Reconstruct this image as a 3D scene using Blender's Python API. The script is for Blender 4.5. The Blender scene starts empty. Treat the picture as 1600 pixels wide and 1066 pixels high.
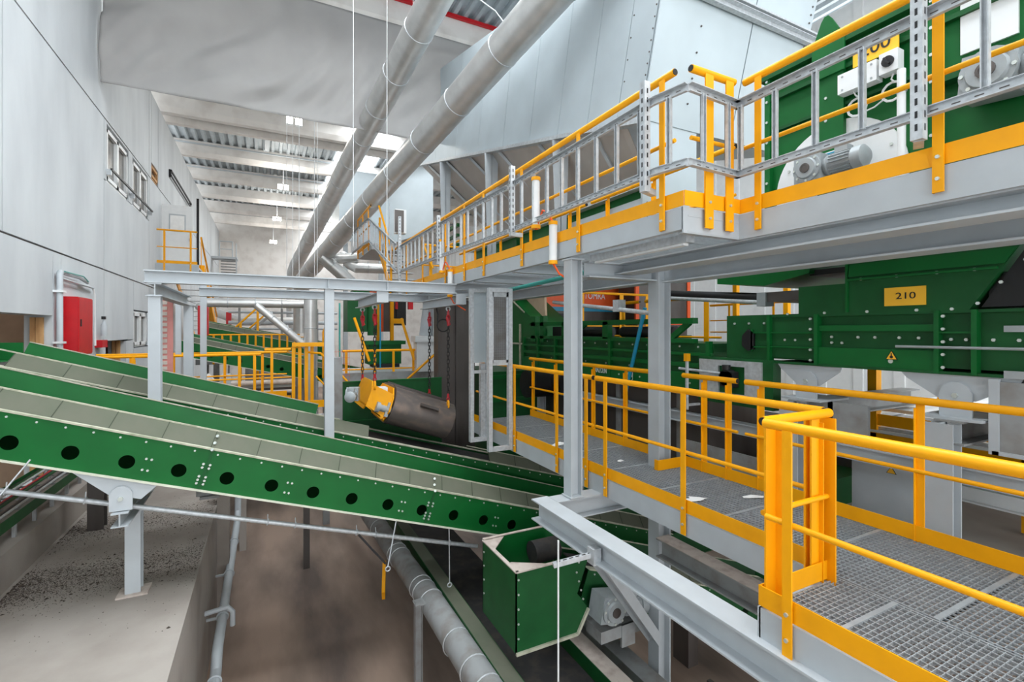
import bpy, bmesh, math, random
from mathutils import Vector, Matrix

# ------------------------------------------------------------------ camera, world, light, exposure
scene = bpy.context.scene
COL = scene.collection
EYE = 1.65                       # eye height above the lower walkway (z = 0); the hall axis is +Y
cd = bpy.data.cameras.new('camera'); cam = bpy.data.objects.new('camera', cd); COL.objects.link(cam)
cd.sensor_width = 36.0; cd.sensor_fit = 'HORIZONTAL'; cd.lens = 752.0 / 1600.0 * 36.0
cd.shift_y = -17.0 / 1600.0; cd.clip_start = 0.05; cd.clip_end = 200
cam.location = (0, 0, EYE); cam.rotation_euler = (math.pi / 2, 0, -math.atan2(383, 752))
scene.camera = cam

w = bpy.data.worlds.new('world'); scene.world = w; w.use_nodes = True
bg = w.node_tree.nodes['Background']; bg.inputs[0].default_value = (0.93, 0.97, 1.0, 1); bg.inputs[1].default_value = 2.0
SKYLIGHT = 9.5
scene.view_settings.view_transform = 'Standard'; scene.view_settings.look = 'None'
scene.view_settings.gamma = 1.0; scene.view_settings.use_curve_mapping = False
scene.view_settings.exposure = 0.5

random.seed(7)
# ------------------------------------------------------------------ materials
def lin(c):
    return tuple(((x / 255) / 12.92 if x <= 10 else ((x / 255 + .055) / 1.055) ** 2.4) for x in c)
def mat(name, rgb, rough=.5, metal=0., var=.12, scale=6., second=None, smix=(.45, .7), bump=0., bscale=40., stretch=None, emit=0., trans=0., alpha=1., spec=None):
    m = bpy.data.materials.new(name); m.use_nodes = True
    nt = m.node_tree; n = nt.nodes; l = nt.links; b = n['Principled BSDF']
    c = lin(rgb); b.inputs['Roughness'].default_value = rough; b.inputs['Metallic'].default_value = metal
    if spec is not None: b.inputs['Specular IOR Level'].default_value = spec
    tc = n.new('ShaderNodeTexCoord'); mp = n.new('ShaderNodeMapping'); l.new(tc.outputs['Object'], mp.inputs[0])
    if stretch: mp.inputs['Scale'].default_value = stretch
    nz = n.new('ShaderNodeTexNoise'); nz.inputs['Scale'].default_value = scale; nz.inputs['Detail'].default_value = 6
    l.new(mp.outputs[0], nz.inputs['Vector'])
    rp = n.new('ShaderNodeValToRGB'); l.new(nz.outputs['Fac'], rp.inputs[0])
    s = lin(second) if second else tuple(x * (1 - var) for x in c)
    lo = c if second else tuple(min(1, x * (1 + var * .5)) for x in c)
    rp.color_ramp.elements[0].position = smix[0] if second else .3; rp.color_ramp.elements[0].color = (*lo, 1)
    rp.color_ramp.elements[1].position = smix[1] if second else .75; rp.color_ramp.elements[1].color = (*s, 1)
    l.new(rp.outputs[0], b.inputs['Base Color'])
    if bump:
        n2 = n.new('ShaderNodeTexNoise'); n2.inputs['Scale'].default_value = bscale; n2.inputs['Detail'].default_value = 4
        l.new(mp.outputs[0], n2.inputs['Vector'])
        bp = n.new('ShaderNodeBump'); bp.inputs['Strength'].default_value = bump; bp.inputs['Distance'].default_value = .02
        l.new(n2.outputs['Fac'], bp.inputs['Height']); l.new(bp.outputs[0], b.inputs['Normal'])
    if emit:
        b.inputs['Emission Color'].default_value = (*c, 1); b.inputs['Emission Strength'].default_value = emit
    if trans: b.inputs['Transmission Weight'].default_value = trans
    return m
M = {
 'green':   mat('green_paint', (8, 97, 40), .45, var=.14, scale=3, spec=.3),
 'shade_green':  mat('shaded_green_paint', (20, 84, 40), .5, var=.22, scale=4, spec=.3),  # green paint with the lower machines' shade put into its colour
 'olive':   mat('dusty_green_paint', (98, 100, 85), .8, scale=3, second=(86, 94, 76), smix=(.4, .75)),
 'dust':    mat('dusty_edge', (190, 188, 168), .8, scale=8, second=(150, 154, 130)),
 'pink':    mat('pale_dust', (196, 184, 174), .85, scale=9, second=(172, 156, 146)),
 'yellow':  mat('yellow_paint', (252, 172, 4), .45, var=.08, scale=5, spec=.3),
 'grey':    mat('grey_paint', (184, 190, 194), .5, var=.08, scale=4),
 'greydark':mat('grey_steel_dusty', (150, 152, 152), .6, scale=5, second=(132, 128, 124)),
 'galv':    mat('galvanised_steel', (196, 200, 203), .42, .35, var=.22, scale=22),
 'duct':    mat('duct_steel', (208, 208, 206), .33, .55, var=.14, scale=3),
 'panel':   mat('sheet_cladding', (184, 195, 200), .40, .15, var=.10, scale=1.2),
 'concrete':mat('wall_concrete', (206, 210, 212), .8, scale=1.1, second=(188, 192, 195), smix=(.35, .75), bump=.08, bscale=25, stretch=(1, 1, .35)),
 'floor':   mat('floor_concrete', (178, 154, 138), .7, scale=.6, second=(112, 98, 90), smix=(.40, .66), bump=.1, bscale=30, stretch=(1.6, .45, 1)),
 'plinth':  mat('plinth_concrete', (168, 160, 152), .8, scale=.9, second=(136, 126, 118), smix=(.4, .72), bump=.1),
 'roofc':   mat('roof_concrete', (226, 222, 217), .85, scale=1.6, second=(208, 202, 196)),
 'roof':    mat('roof_sheet', (176, 184, 188), .5, .2, var=.12, scale=5),
 'tarp':    mat('grey_tarpaulin', (164, 162, 160), .75, var=.05, scale=2),
 'black':   mat('black_plastic', (22, 22, 24), .5, var=.2),
 'rubber':  mat('belt_rubber', (38, 37, 37), .8, scale=7, second=(58, 52, 47)),
 'rust':    mat('worn_dark_steel', (112, 104, 100), .40, .45, scale=5, second=(142, 126, 116), smix=(.45, .75), stretch=(1, 3, 1)),
 'darksteel':mat('dark_steel_plate', (96, 90, 87), .45, .3, scale=2, second=(74, 66, 62), stretch=(1, 1, .3)),
 'white':   mat('white_paint', (232, 234, 234), .5, var=.04),
 'orange':  mat('orange_paint', (238, 92, 30), .45, var=.06),
 'red':     mat('red_paint', (196, 16, 28), .4, var=.08),
 'glass':   mat('window_glass', (98, 95, 90), .18, .0, var=.25, scale=2, spec=.4),
 'wood':    mat('raw_timber', (206, 160, 108), .75, scale=9, second=(176, 124, 78), stretch=(1, 1, .2)),
 'tan':     mat('tan_board', (214, 188, 162), .8, scale=2, second=(196, 168, 142)),
 'blue':    mat('blue_plastic', (20, 140, 178), .4, var=.1),
 'teal':    mat('teal_pipe', (60, 160, 150), .45),
 'redch':   mat('red_chain', (176, 24, 36), .4, var=.2),
 'chain':   mat('black_chain', (40, 38, 38), .5, .4),
 'cast':    mat('grey_cast', (164, 170, 172), .5, .2, var=.12, scale=10),
 'signy':   mat('sign_yellow', (250, 190, 40), .45, var=.04),
 'ink':     mat('sign_ink', (20, 20, 20), .6),
 'lamp':    mat('lamp_glow', (255, 244, 226), .5, emit=14.),
 'sky':     mat('skylight_glow', (244, 250, 255), .6, emit=SKYLIGHT),
 'bolt':    mat('zinc_bolt', (214, 220, 214), .35, .6),
 'debris':  mat('dark_debris', (62, 52, 46), .9, scale=30, second=(104, 92, 80)),
 'grate':   mat('grating_zinc', (158, 163, 166), .5, .1, var=.2, scale=14),
 'funnel':  mat('dusty_funnel_sheet', (186, 180, 174), .6, .1, var=.1, scale=2),
 'paper':   mat('white_film', (240, 240, 238), .6),
 'salmon':  mat('pinkish_plastic', (196, 128, 120), .6),
 'seam':    mat('dark_seam', (58, 66, 50), .8),
 'cream':   mat('pale_edge_paint', (214, 214, 196), .6),
}
# ------------------------------------------------------------------ mesh helpers
def V(*a): return Vector(a if len(a) > 1 else a[0])
class MB:
    def __init__(s): s.v = []; s.f = []
    def add(s, vs, fs):
        o = len(s.v); s.v += [tuple(p) for p in vs]; s.f += [tuple(i + o for i in f) for f in fs]; return s
    def hexa(s, c):          # 8 corners, bottom loop then top loop
        return s.add(c, [(3, 2, 1, 0), (4, 5, 6, 7), (0, 1, 5, 4), (1, 2, 6, 5), (2, 3, 7, 6), (3, 0, 4, 7)])
    def box(s, x0, y0, z0, x1, y1, z1):
        if x0 > x1: x0, x1 = x1, x0
        if y0 > y1: y0, y1 = y1, y0
        if z0 > z1: z0, z1 = z1, z0
        return s.hexa([(x0, y0, z0), (x1, y0, z0), (x1, y1, z0), (x0, y1, z0), (x0, y0, z1), (x1, y0, z1), (x1, y1, z1), (x0, y1, z1)])
    def bar(s, p, q, wd, ht, up=(0, 0, 1)):      # wd across, ht along up, centred on the line p-q
        p, q, up = V(p), V(q), V(up); d = (q - p).normalized()
        a = d.cross(up).normalized(); u = a.cross(d).normalized(); a = a * wd / 2; u = u * ht / 2
        return s.hexa([p - a - u, p + a - u, q + a - u, q - a - u, p - a + u, p + a + u, q + a + u, q - a + u])
    def tube(s, p, q, r, n=12, r2=None, caps=True):
        p, q = V(p), V(q); d = (q - p).normalized(); r2 = r if r2 is None else r2
        t = V(0, 0, 1) if abs(d.z) < .9 else V(1, 0, 0); a = d.cross(t).normalized(); b = d.cross(a)
        o = len(s.v)
        for c, rr in ((p, r), (q, r2)):
            for i in range(n):
                an = 2 * math.pi * i / n; s.v.append(tuple(c + (a * math.cos(an) + b * math.sin(an)) * rr))
        for i in range(n): s.f.append((o + i, o + (i + 1) % n, o + n + (i + 1) % n, o + n + i))
        if caps: s.f.append(tuple(o + i for i in reversed(range(n)))); s.f.append(tuple(o + n + i for i in range(n)))
        return s
    def path(s, pts, r, n=10, closed=False):
        pts = [V(p) for p in pts]; N = len(pts); o = len(s.v); prev = None
        for k, p in enumerate(pts):
            if closed: d = (pts[(k + 1) % N] - pts[k - 1]).normalized()
            else: d = ((pts[min(k + 1, N - 1)] - p).normalized() + (p - pts[max(k - 1, 0)]).normalized()).normalized()
            if prev is None:
                t = V(0, 0, 1) if abs(d.z) < .9 else V(1, 0, 0); a = d.cross(t).normalized()
            else:
                a = (prev - d * prev.dot(d)).normalized()
            prev = a; b = d.cross(a)
            for i in range(n):
                an = 2 * math.pi * i / n; s.v.append(tuple(p + (a * math.cos(an) + b * math.sin(an)) * r))
        for k in range(N if closed else N - 1):
            k2 = (k + 1) % N
            for i in range(n): s.f.append((o + k * n + i, o + k * n + (i + 1) % n, o + k2 * n + (i + 1) % n, o + k2 * n + i))
        if not closed:
            s.f.append(tuple(o + i for i in reversed(range(n)))); s.f.append(tuple(o + (N - 1) * n + i for i in range(n)))
        return s
    def prism(s, poly, vec):
        poly = [V(p) for p in poly]; vec = V(vec); n = len(poly); o = len(s.v)
        s.v += [tuple(p) for p in poly] + [tuple(p + vec) for p in poly]
        s.f.append(tuple(o + i for i in reversed(range(n)))); s.f.append(tuple(o + n + i for i in range(n)))
        for i in range(n): s.f.append((o + i, o + (i + 1) % n, o + n + (i + 1) % n, o + n + i))
        return s
    def ib(s, p, q, h, b, up=(0, 0, 1), tf=.014, tw=.01):   # I section
        p, q, up = V(p), V(q), V(up); d = (q - p).normalized(); a = d.cross(up).normalized(); u = a.cross(d).normalized()
        H, B, T = h / 2, b / 2, tw / 2
        prof = [(-B, -H), (B, -H), (B, -H + tf), (T, -H + tf), (T, H - tf), (B, H - tf), (B, H), (-B, H), (-B, H - tf), (-T, H - tf), (-T, -H + tf), (-B, -H + tf)]
        n = 12; o = len(s.v)
        for c in (p, q):
            for x, y in prof: s.v.append(tuple(c + a * x + u * y))
        for i in range(n): s.f.append((o + i, o + (i + 1) % n, o + n + (i + 1) % n, o + n + i))
        for k in (0, n):
            s.f += [(o + k + 0, o + k + 1, o + k + 2, o + k + 3, o + k + 10, o + k + 11), (o + k + 3, o + k + 4, o + k + 9, o + k + 10), (o + k + 4, o + k + 5, o + k + 6, o + k + 7, o + k + 8, o + k + 9)]
        return s
    def cch(s, p, q, h, b, up=(0, 0, 1), t=.01):           # channel, open side along (d x up)
        p, q, up = V(p), V(q), V(up); d = (q - p).normalized(); a = d.cross(up).normalized(); u = a.cross(d).normalized()
        prof = [(0, -h / 2), (b, -h / 2), (b, -h / 2 + t), (t, -h / 2 + t), (t, h / 2 - t), (b, h / 2 - t), (b, h / 2), (0, h / 2)]
        o = len(s.v); n = 8
        for c in (p, q):
            for x, y in prof: s.v.append(tuple(c + a * x + u * y))
        for i in range(n): s.f.append((o + i, o + (i + 1) % n, o + n + (i + 1) % n, o + n + i))
        for k in (0, n): s.f += [(o + k, o + k + 1, o + k + 2, o + k + 3), (o + k + 3, o + k + 4, o + k + 7, o + k), (o + k + 4, o + k + 5, o + k + 6, o + k + 7)]
        return s
    def ring(s, c, axis, R, r, n=20):                      # band round a pipe
        axis = V(axis).normalized(); t = V(0, 0, 1) if abs(axis.z) < .9 else V(1, 0, 0); a = axis.cross(t).normalized(); b = axis.cross(a)
        return s.path([V(c) + (a * math.cos(2 * math.pi * i / n) + b * math.sin(2 * math.pi * i / n)) * R for i in range(n)], r, 6, True)
    def lathe(s, c, axis, prof, n=20):                     # prof: (along axis, radius)
        axis = V(axis).normalized(); t = V(0, 0, 1) if abs(axis.z) < .9 else V(1, 0, 0); a = axis.cross(t).normalized(); b = axis.cross(a); o = len(s.v); c = V(c)
        for h, r in prof:
            for i in range(n):
                an = 2 * math.pi * i / n; s.v.append(tuple(c + axis * h + (a * math.cos(an) + b * math.sin(an)) * r))
        for k in range(len(prof) - 1):
            for i in range(n): s.f.append((o + k * n + i, o + k * n + (i + 1) % n, o + (k + 1) * n + (i + 1) % n, o + (k + 1) * n + i))
        s.f.append(tuple(o + i for i in reversed(range(n)))); s.f.append(tuple(o + (len(prof) - 1) * n + i for i in range(n)))
        return s
    def bolts(s, pts, nrm, r=.012, h=.012):
        for p in pts: s.tube(V(p) - V(nrm) * .002, V(p) + V(nrm) * h, r, 6)
        return s
    def mesh(s, name, m, smooth=None):
        me = bpy.data.meshes.new(name); me.from_pydata(s.v, [], s.f)
        bm = bmesh.new(); bm.from_mesh(me); bmesh.ops.recalc_face_normals(bm, faces=bm.faces); bm.to_mesh(me); bm.free()
        me.materials.append(M[m])
        if smooth is not False:
            me.polygons.foreach_set('use_smooth', [True] * len(me.polygons)); me.set_sharp_from_angle(angle=.65)
        me.update(); return me
def tag(o, label=None, cat=None, group=None, kind=None):
    if label: o['label'] = label
    if cat: o['category'] = cat
    if group: o['group'] = group
    if kind: o['kind'] = kind
    return o
def T(name, label, cat, loc=(0, 0, 0), group=None, kind=None):
    o = bpy.data.objects.new(name, None); COL.objects.link(o); o.location = loc; o.empty_display_size = .1
    return tag(o, label, cat, group, kind or 'thing')
def wloc(o):
    p = Vector((0, 0, 0))
    while o is not None: p = p + o.location; o = o.parent
    return p
SPLIT = set('joint_strip cross_member rib upright end_fitting upright_flange tension_bar post hand_rail pipe red_tab yellow_post step posts roof_bracing bracket posts guard_strip left_plate edge_flange top_flange shelf_flange stem foot plate lifting_lug cleat rails slotted_bar hood_fold trim_strip clip clamp valve_block white_edge end_cap roller band top_beam pier strut branch side_plate_pair tray_side tray_rungs bands pale_posts cable'.split())
def islands(mb):
    par = list(range(len(mb.v)))
    def find(i):
        while par[i] != i: par[i] = par[par[i]]; i = par[i]
        return i
    for f in mb.f:
        a = find(f[0])
        for j in f[1:]: par[find(j)] = a
    g = {}
    for f in mb.f: g.setdefault(find(f[0]), []).append(f)
    out = []
    for fs in g.values():
        ids = sorted({i for f in fs for i in f}); mp = {i: k for k, i in enumerate(ids)}; n = MB()
        n.v = [mb.v[i] for i in ids]; n.f = [tuple(mp[i] for i in f) for f in fs]; out.append(n)
    return out
def P(mb, name, m, parent, label=None, kind=None, smooth=None):
    if name in SPLIT and kind is None:
        parts = islands(mb)
        if len(parts) > 1:
            for q in parts: o = P1(q, name, m, parent, label, kind, smooth)
            return o
    return P1(mb, name, m, parent, label, kind, smooth)
def P1(mb, name, m, parent, label=None, kind=None, smooth=None):
    """part in world coordinates; its origin sits at its parent's origin"""
    off = wloc(parent) if parent else Vector((0, 0, 0))
    if parent: mb.v = [(v[0] - off.x, v[1] - off.y, v[2] - off.z) for v in mb.v]
    o = bpy.data.objects.new(name, mb.mesh(name, m, smooth)); COL.objects.link(o)
    if parent: o.parent = parent
    return tag(o, label, None, None, kind)
def S(mb, name, m, label, cat, group=None, kind=None, smooth=None):
    xs = [v[0] for v in mb.v]; ys = [v[1] for v in mb.v]; zs = [v[2] for v in mb.v]
    c = Vector(((min(xs) + max(xs)) / 2, (min(ys) + max(ys)) / 2, min(zs)))
    mb.v = [(v[0] - c.x, v[1] - c.y, v[2] - c.z) for v in mb.v]
    o = bpy.data.objects.new(name, mb.mesh(name, m, smooth)); COL.objects.link(o); o.location = c
    return tag(o, label, cat, group, kind or 'thing')
def inst(src, loc, parent=None, rot=None, scale=None):
    o = src.copy(); COL.objects.link(o); o.location = loc
    if rot is not None: o.rotation_euler = rot
    if scale is not None: o.scale = scale
    if parent is not None: o.parent = parent
    return o
def copy_tree(o, parent=None):
    c = o.copy(); COL.objects.link(c); c.parent = parent
    for ch in list(o.children): copy_tree(ch, c)
    return c
def text(body, name, m, parent, loc, rot, size, ext=.002, scalex=1.):
    cu = bpy.data.curves.new(name, 'FONT'); cu.body = body; cu.size = size; cu.extrude = ext; cu.align_x = 'CENTER'; cu.align_y = 'CENTER'
    cu.materials.append(M[m]); tmp = bpy.data.objects.new(name, cu); COL.objects.link(tmp); bpy.context.view_layer.update()
    me = bpy.data.meshes.new_from_object(tmp.evaluated_get(bpy.context.evaluated_depsgraph_get())); bpy.data.objects.remove(tmp); me.name = name
    o = bpy.data.objects.new(name, me); COL.objects.link(o)
    o.parent = parent; o.location = V(loc) - wloc(parent); o.rotation_euler = rot; o.scale = (scalex, 1, 1)
    return o
XL, FL, WLK, UP = -3.5, -3.4, 0.0, 2.63       # left wall, hall floor, lower walkway, upper walkway
# ------------------------------------------------------------------ the hall
S(MB().box(-9, -8, FL - .2, 16, 48, FL), 'floor', 'floor', 'stained brown concrete floor of the hall', 'floor', kind='structure')
pl = T('floor_plinth', 'raised pale concrete plinth under the green conveyors beside the left wall', 'plinth', (-2.1, 6, FL), kind='structure')
P(MB().box(XL, -6, FL, -.78, 13.0, -1.43), 'slab', 'plinth', pl)
P(MB().box(XL, -6, -1.43, -2.75, 13.0, -.98), 'kerb', 'plinth', pl)
P(MB().box(-.78, 9.9, FL, -.60, 10.2, -.75).box(-.56, 12.6, FL, -.42, 12.8, -.9), 'pier', 'plinth', pl)

wl = T('wall_left', 'tall pale precast concrete wall with window strips', 'wall', (XL, 20, FL), kind='structure')
def wp(y0, y1, z0, z1, th=.4): P(MB().box(XL - th, y0 + .016, z0 + .018, XL, y1 - .016, z1 - .018), 'panel', 'concrete', wl)
zA, zB, zC = 3.11, 6.79, 9.75
wp(-8, 5.5, FL, zA); wp(5.5, 11.7, 1.9, zA); wp(5.5, 11.7, FL, -1.0); wp(11.7, 12.1, FL, zA); wp(12.1, 14.8, FL, zA)
wp(14.8, 17.7, 1.37, zA); wp(14.8, 14.95, FL, 1.37); wp(16.85, 17.7, FL, 1.37); wp(17.7, 19.8, 2.24, zA); wp(17.7, 19.8, FL, 1.13); wp(19.5, 19.8, 1.13, 2.24)
for k in range(6):
    y = 19.8 + 5 * k
    wp(y, min(y + 5, 46.2), FL, zA); wp(y, min(y + 5, 46.2), zA, zB)
wp(-8, -.2, zA, zB); wp(-.2, 4.8, zA, zB); wp(4.8, 9.8, zA, zB); wp(9.8, 14.8, zA, zB)
wp(14.8, 19.8, zA, 5.3); wp(14.8, 15.05, 5.3, zB); wp(17.1, 17.6, 5.3, zB); wp(19.6, 19.8, 5.3, zB); wp(15.05, 17.1, 6.7, zB); wp(17.6, 19.6, 6.7, zB)
for y0, y1 in ((-8, -.2), (-.2, 9.8), (9.8, 19.8), (21.3, 29.8), (29.8, 39.8), (39.8, 46.2)): wp(y0, y1, zB, zC)
wp(19.8, 20.15, zB, zC); wp(20.15, 21.3, 7.35, zC)
jb = MB(); jb.box(XL - .3, -8, zA - .04, XL - .03, 46, zA + .04).box(XL - .3, -8, zB - .03, XL - .022, 46, zB + .03)
for y in (12.1, 14.8): jb.box(XL - .3, y - .03, 1.95, XL - .022, y + .03, zA)
for k in range(-1, 8): jb.box(XL - .3, 4.8 + 5 * k - .03, zA, XL - .022, 4.8 + 5 * k + .03, zB); jb.box(XL - .3, -.2 + 10 * k - .03, zB, XL - .022, -.2 + 10 * k + .03, zC)
for k in range(6): jb.box(XL - .3, 19.8 + 5 * k - .03, FL, XL - .022, 19.8 + 5 * k + .03, zA)
P(jb, 'joint_sealant', 'darksteel', wl)
ob = T('wall_annex', 'tan boarded room wall seen through the opening in the left wall', 'wall', (-6.5, 9, FL), kind='structure')
P(MB().box(-6.6, 3, FL, -6.5, 19, 3.4).box(-6.5, 13.4, FL, -3.95, 13.5, 3.4).box(-6.5, 3, 3.3, -3.9, 19, 3.4).box(-6.5, 18.9, FL, -3.9, 19, 3.4), 'board', 'tan', ob)
jm = T('trim_1', 'raw timber boards lining the jamb of the opening behind the conveyors', 'jamb', (-3.7, 11.65, -1), kind='structure')
P(MB().box(-3.80, 11.64, -1, -3.73, 11.69, 1.88), 'plank', 'wood', jm); P(MB().box(-3.72, 11.64, -1, -3.62, 11.69, 1.88), 'plank', 'wood', jm)
jm2 = T('trim_2', 'raw timber boards lining the small opening past the red cabinet', 'jamb', (-3.7, 16.8, -1), kind='structure')
P(MB().box(-3.80, 16.78, -1, -3.72, 16.83, 1.36), 'plank', 'wood', jm2); P(MB().box(-3.71, 16.78, -1, -3.62, 16.83, 1.36), 'plank', 'wood', jm2)
S(MB().bar((-4.4, 11.2, 2.2), (-3.95, 11.2, .6), .12, .16, (0, 1, 0)), 'steel_strut', 'black', 'dark slanting steel strut inside the opening above the far conveyor', 'strut')

def window(n, y0, y1, z0, z1, label, frame='white', sashes=2):
    o = T(f'window_{n}', label, 'window', (XL - .1, (y0 + y1) / 2, z0), kind='structure'); f = MB(); t = .05; x0, x1 = XL - .14, XL - .04
    f.box(x0, y0, z0, x1, y0 + t, z1).box(x0, y1 - t, z0, x1, y1, z1).box(x0, y0, z0, x1, y1, z0 + t).box(x0, y0, z1 - t, x1, y1, z1)
    P(f, 'window_frame', frame, o); w_ = (y1 - y0 - t) / sashes
    for k in range(sashes):
        a, b = y0 + t / 2 + k * w_, y0 + t / 2 + (k + 1) * w_; s_ = MB(); e = .09
        s_.box(x0 + .02, a, z0 + t, x1 + .03, a + e, z1 - t).box(x0 + .02, b - e, z0 + t, x1 + .03, b, z1 - t).box(x0 + .02, a, z0 + t, x1 + .03, b, z0 + t + e).box(x0 + .02, a, z1 - t - e, x1 + .03, b, z1 - t)
        sa = P(s_, 'sash', frame, o); P(MB().box(x0 + .05, a + e, z0 + t + e, x0 + .06, b - e, z1 - t - e), 'pane', 'glass', sa)
    P(MB().box(XL - .4, y0, z0, XL - .16, y1, z1), 'reveal_back', 'darksteel', o)
    return o
window(1, 15.07, 17.08, 5.32, 6.68, 'nearer of the two white casement windows high on the left wall')
window(2, 17.62, 19.58, 5.32, 6.68, 'farther of the two white casement windows high on the left wall')
window(3, 17.72, 19.48, 1.15, 2.22, 'small white casement window low on the wall behind the grey column')
window(4, 20.15, 21.3, 6.86, 7.35, 'small brown framed window near the top of the left wall', 'wood', 1)
gb = T('guard_bar', 'black safety bar fixed across the two high windows', 'bar', (-3.42, 17.3, 5.4))
P(MB().bar((-3.40, 14.98, 5.60), (-3.40, 19.75, 5.60), .04, .05), 'rail', 'black', gb)
for y in (15.0, 17.35, 19.7): P(MB().box(-3.5, y - .02, 5.46, -3.40, y + .02, 5.6), 'bracket', 'galv', gb)
gb = T('guard_bar', 'black double bar high on the wall beyond the white door', 'bar', (-3.42, 26, 7.9))
P(MB().bar((-3.42, 23.4, 8.05), (-3.42, 29.2, 8.05), .05, .07).bar((-3.42, 23.4, 7.85), (-3.42, 29.2, 7.85), .05, .05), 'rail', 'black', gb)
P(MB().box(-3.5, 23.4, 7.8, -3.42, 23.5, 8.1).box(-3.5, 29.1, 7.8, -3.42, 29.2, 8.1), 'bracket', 'black', gb)
S(MB().bar((-3.44, 32, 4.6), (-3.44, 32, 9.0), .11, .11, (1, 0, 0)), 'black_pole', 'black', 'slim black vertical pole on the left wall behind the yellow stair', 'pole')
S(MB().box(-6, 46, FL, 16, 46.3, 11.2), 'wall_back', 'roofc', 'pale far end wall of the hall', 'wall', kind='structure')
wr = T('wall_right', 'white ribbed metal wall behind the sorting machines', 'wall', (15, 20, FL), kind='structure')
mb = MB()
for k in range(100):
    y = -4 + k * .5; mb.box(15, y, FL, 15.1, y + .5, 11.1)
    if k % 2: mb.box(14.96, y + .1, FL, 15, y + .35, 11.1)
P(mb, 'sheet', 'white', wr)
# roof
ce = T('ceiling', 'roof of concrete beams and ribbed steel sheet', 'ceiling', (4, 20, 11), kind='structure')
prof = []; x = -7.0
while x < 16: prof += [(x, 0), (x + .12, 0), (x + .16, .12), (x + .32, .12), (x + .36, 0)]; x += .36
n = len(prof)
for (ya, yb, zd) in ((-6, 14.9, 11.65), (14.9, 46.3, 10.64)):
    mb = MB()
    for y in (ya, yb):
        for (px, pz) in prof: mb.v.append((px, y, zd + pz))
    for i in range(n - 1): mb.f.append((i, i + 1, n + i + 1, n + i))
    P(mb, 'roof_sheet', 'roof', ce, smooth=False)
P(MB().box(-7, 14.9, 10.6, 16, 15.0, 11.8), 'roof_step', 'roofc', ce)
BY = [2.7, 6.7, 10.7, 14.75, 18.4, 22.35, 23.4, 27.4, 31.4, 35.4, 39.4, 43.4]
for y in BY:
    zb = 10.80 if y < 15 else 9.93; zt = zb + (.85 if y < 15 else .72)
    P(MB().prism([(-7, y - .25, zt), (-7, y - .25, zb + .2), (-7, y - .14, zb), (-7, y + .14, zb), (-7, y + .25, zb + .2), (-7, y + .25, zt)], (22, 0, 0)), 'roof_beam', 'roofc', ce, smooth=False)
ys = [-1.3] + BY + [46]
for a, b in zip(ys[:-1], ys[1:]):
    if abs(a - 10.7) < .1 or b - a < 2: continue
    zs = 11.58 if b < 15 else 10.58
    P(MB().box(3.2 if b > 15 else .5, a + .45, zs, 5.2 if b > 15 else 6.0, b - .45, zs + .05), 'skylight', 'sky', ce)  # near bays are out of view, strip widened there to light the left wall
P(MB().bar((-6, 14.42, 11.6), (9, 14.42, 11.6), .1, .1), 'purlin', 'red', ce, label='red painted steel purlin')
P(MB().bar((-6, 26.95, 10.45), (3, 26.95, 10.45), .06, .06).bar((-6, 31, 10.5), (3, 31, 10.5), .06, .06).bar((0, 23.8, 10.58), (0, 27.0, 10.58), .2, .06), 'roof_bracing', 'grey', ce)
# tarpaulin
random.seed(3)
nx, nz = 150, 44; mb = MB()
def tf(u, vv):
    x = -3.45 + u * 9.6; z = 7.43 + vv * 3.33 + .012 * math.sin(u * 23) * (1 - vv)
    y = 14.28 + .09 * math.sin(u * 14 - vv * 7 + 2.2 * math.sin(u * 5)) * (1.2 - vv * .7) + .12 * max(0, math.sin(u * 24 - vv * 9)) ** 4 * (1 - vv) + .05 * math.sin(u * 37 - vv * 11 + 3 * math.sin(vv * 4 + u * 7)) + .028 * math.sin((u - vv * .35) * 90 + 4 * math.sin(u * 11)) * (1 - vv) + .05 * math.sin(vv * 3.14) * math.sin(u * 7 + 1)
    y = 14.33 + (y - 14.33) * min(1, .12 + vv * 5) * min(1, (1 - vv) * 6 + .1)
    return (x, y, z)
for j in range(nz + 1):
    for i in range(nx + 1): mb.v.append(tf(i / nx, j / nz))
for j in range(nz):
    for i in range(nx): a = j * (nx + 1) + i; mb.f.append((a, a + 1, a + nx + 2, a + nx + 1))
tp = T('tarpaulin', 'large wrinkled grey tarpaulin hung across the hall under the roof', 'tarpaulin', (1.3, 14.4, 7.4))
t_ = P(mb, 'sheet', 'tarp', tp); sm = t_.modifiers.new('thick', 'SOLIDIFY'); sm.thickness = .006
P(MB().tube((-3.45, 14.42, 10.78), (6.2, 14.42, 10.78), .035), 'top_tube', 'galv', tp)
P(MB().tube((-3.44, 14.40, 7.43), (-3.44, 14.40, 10.7), .02), 'edge_rope', 'white', tp)
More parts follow.
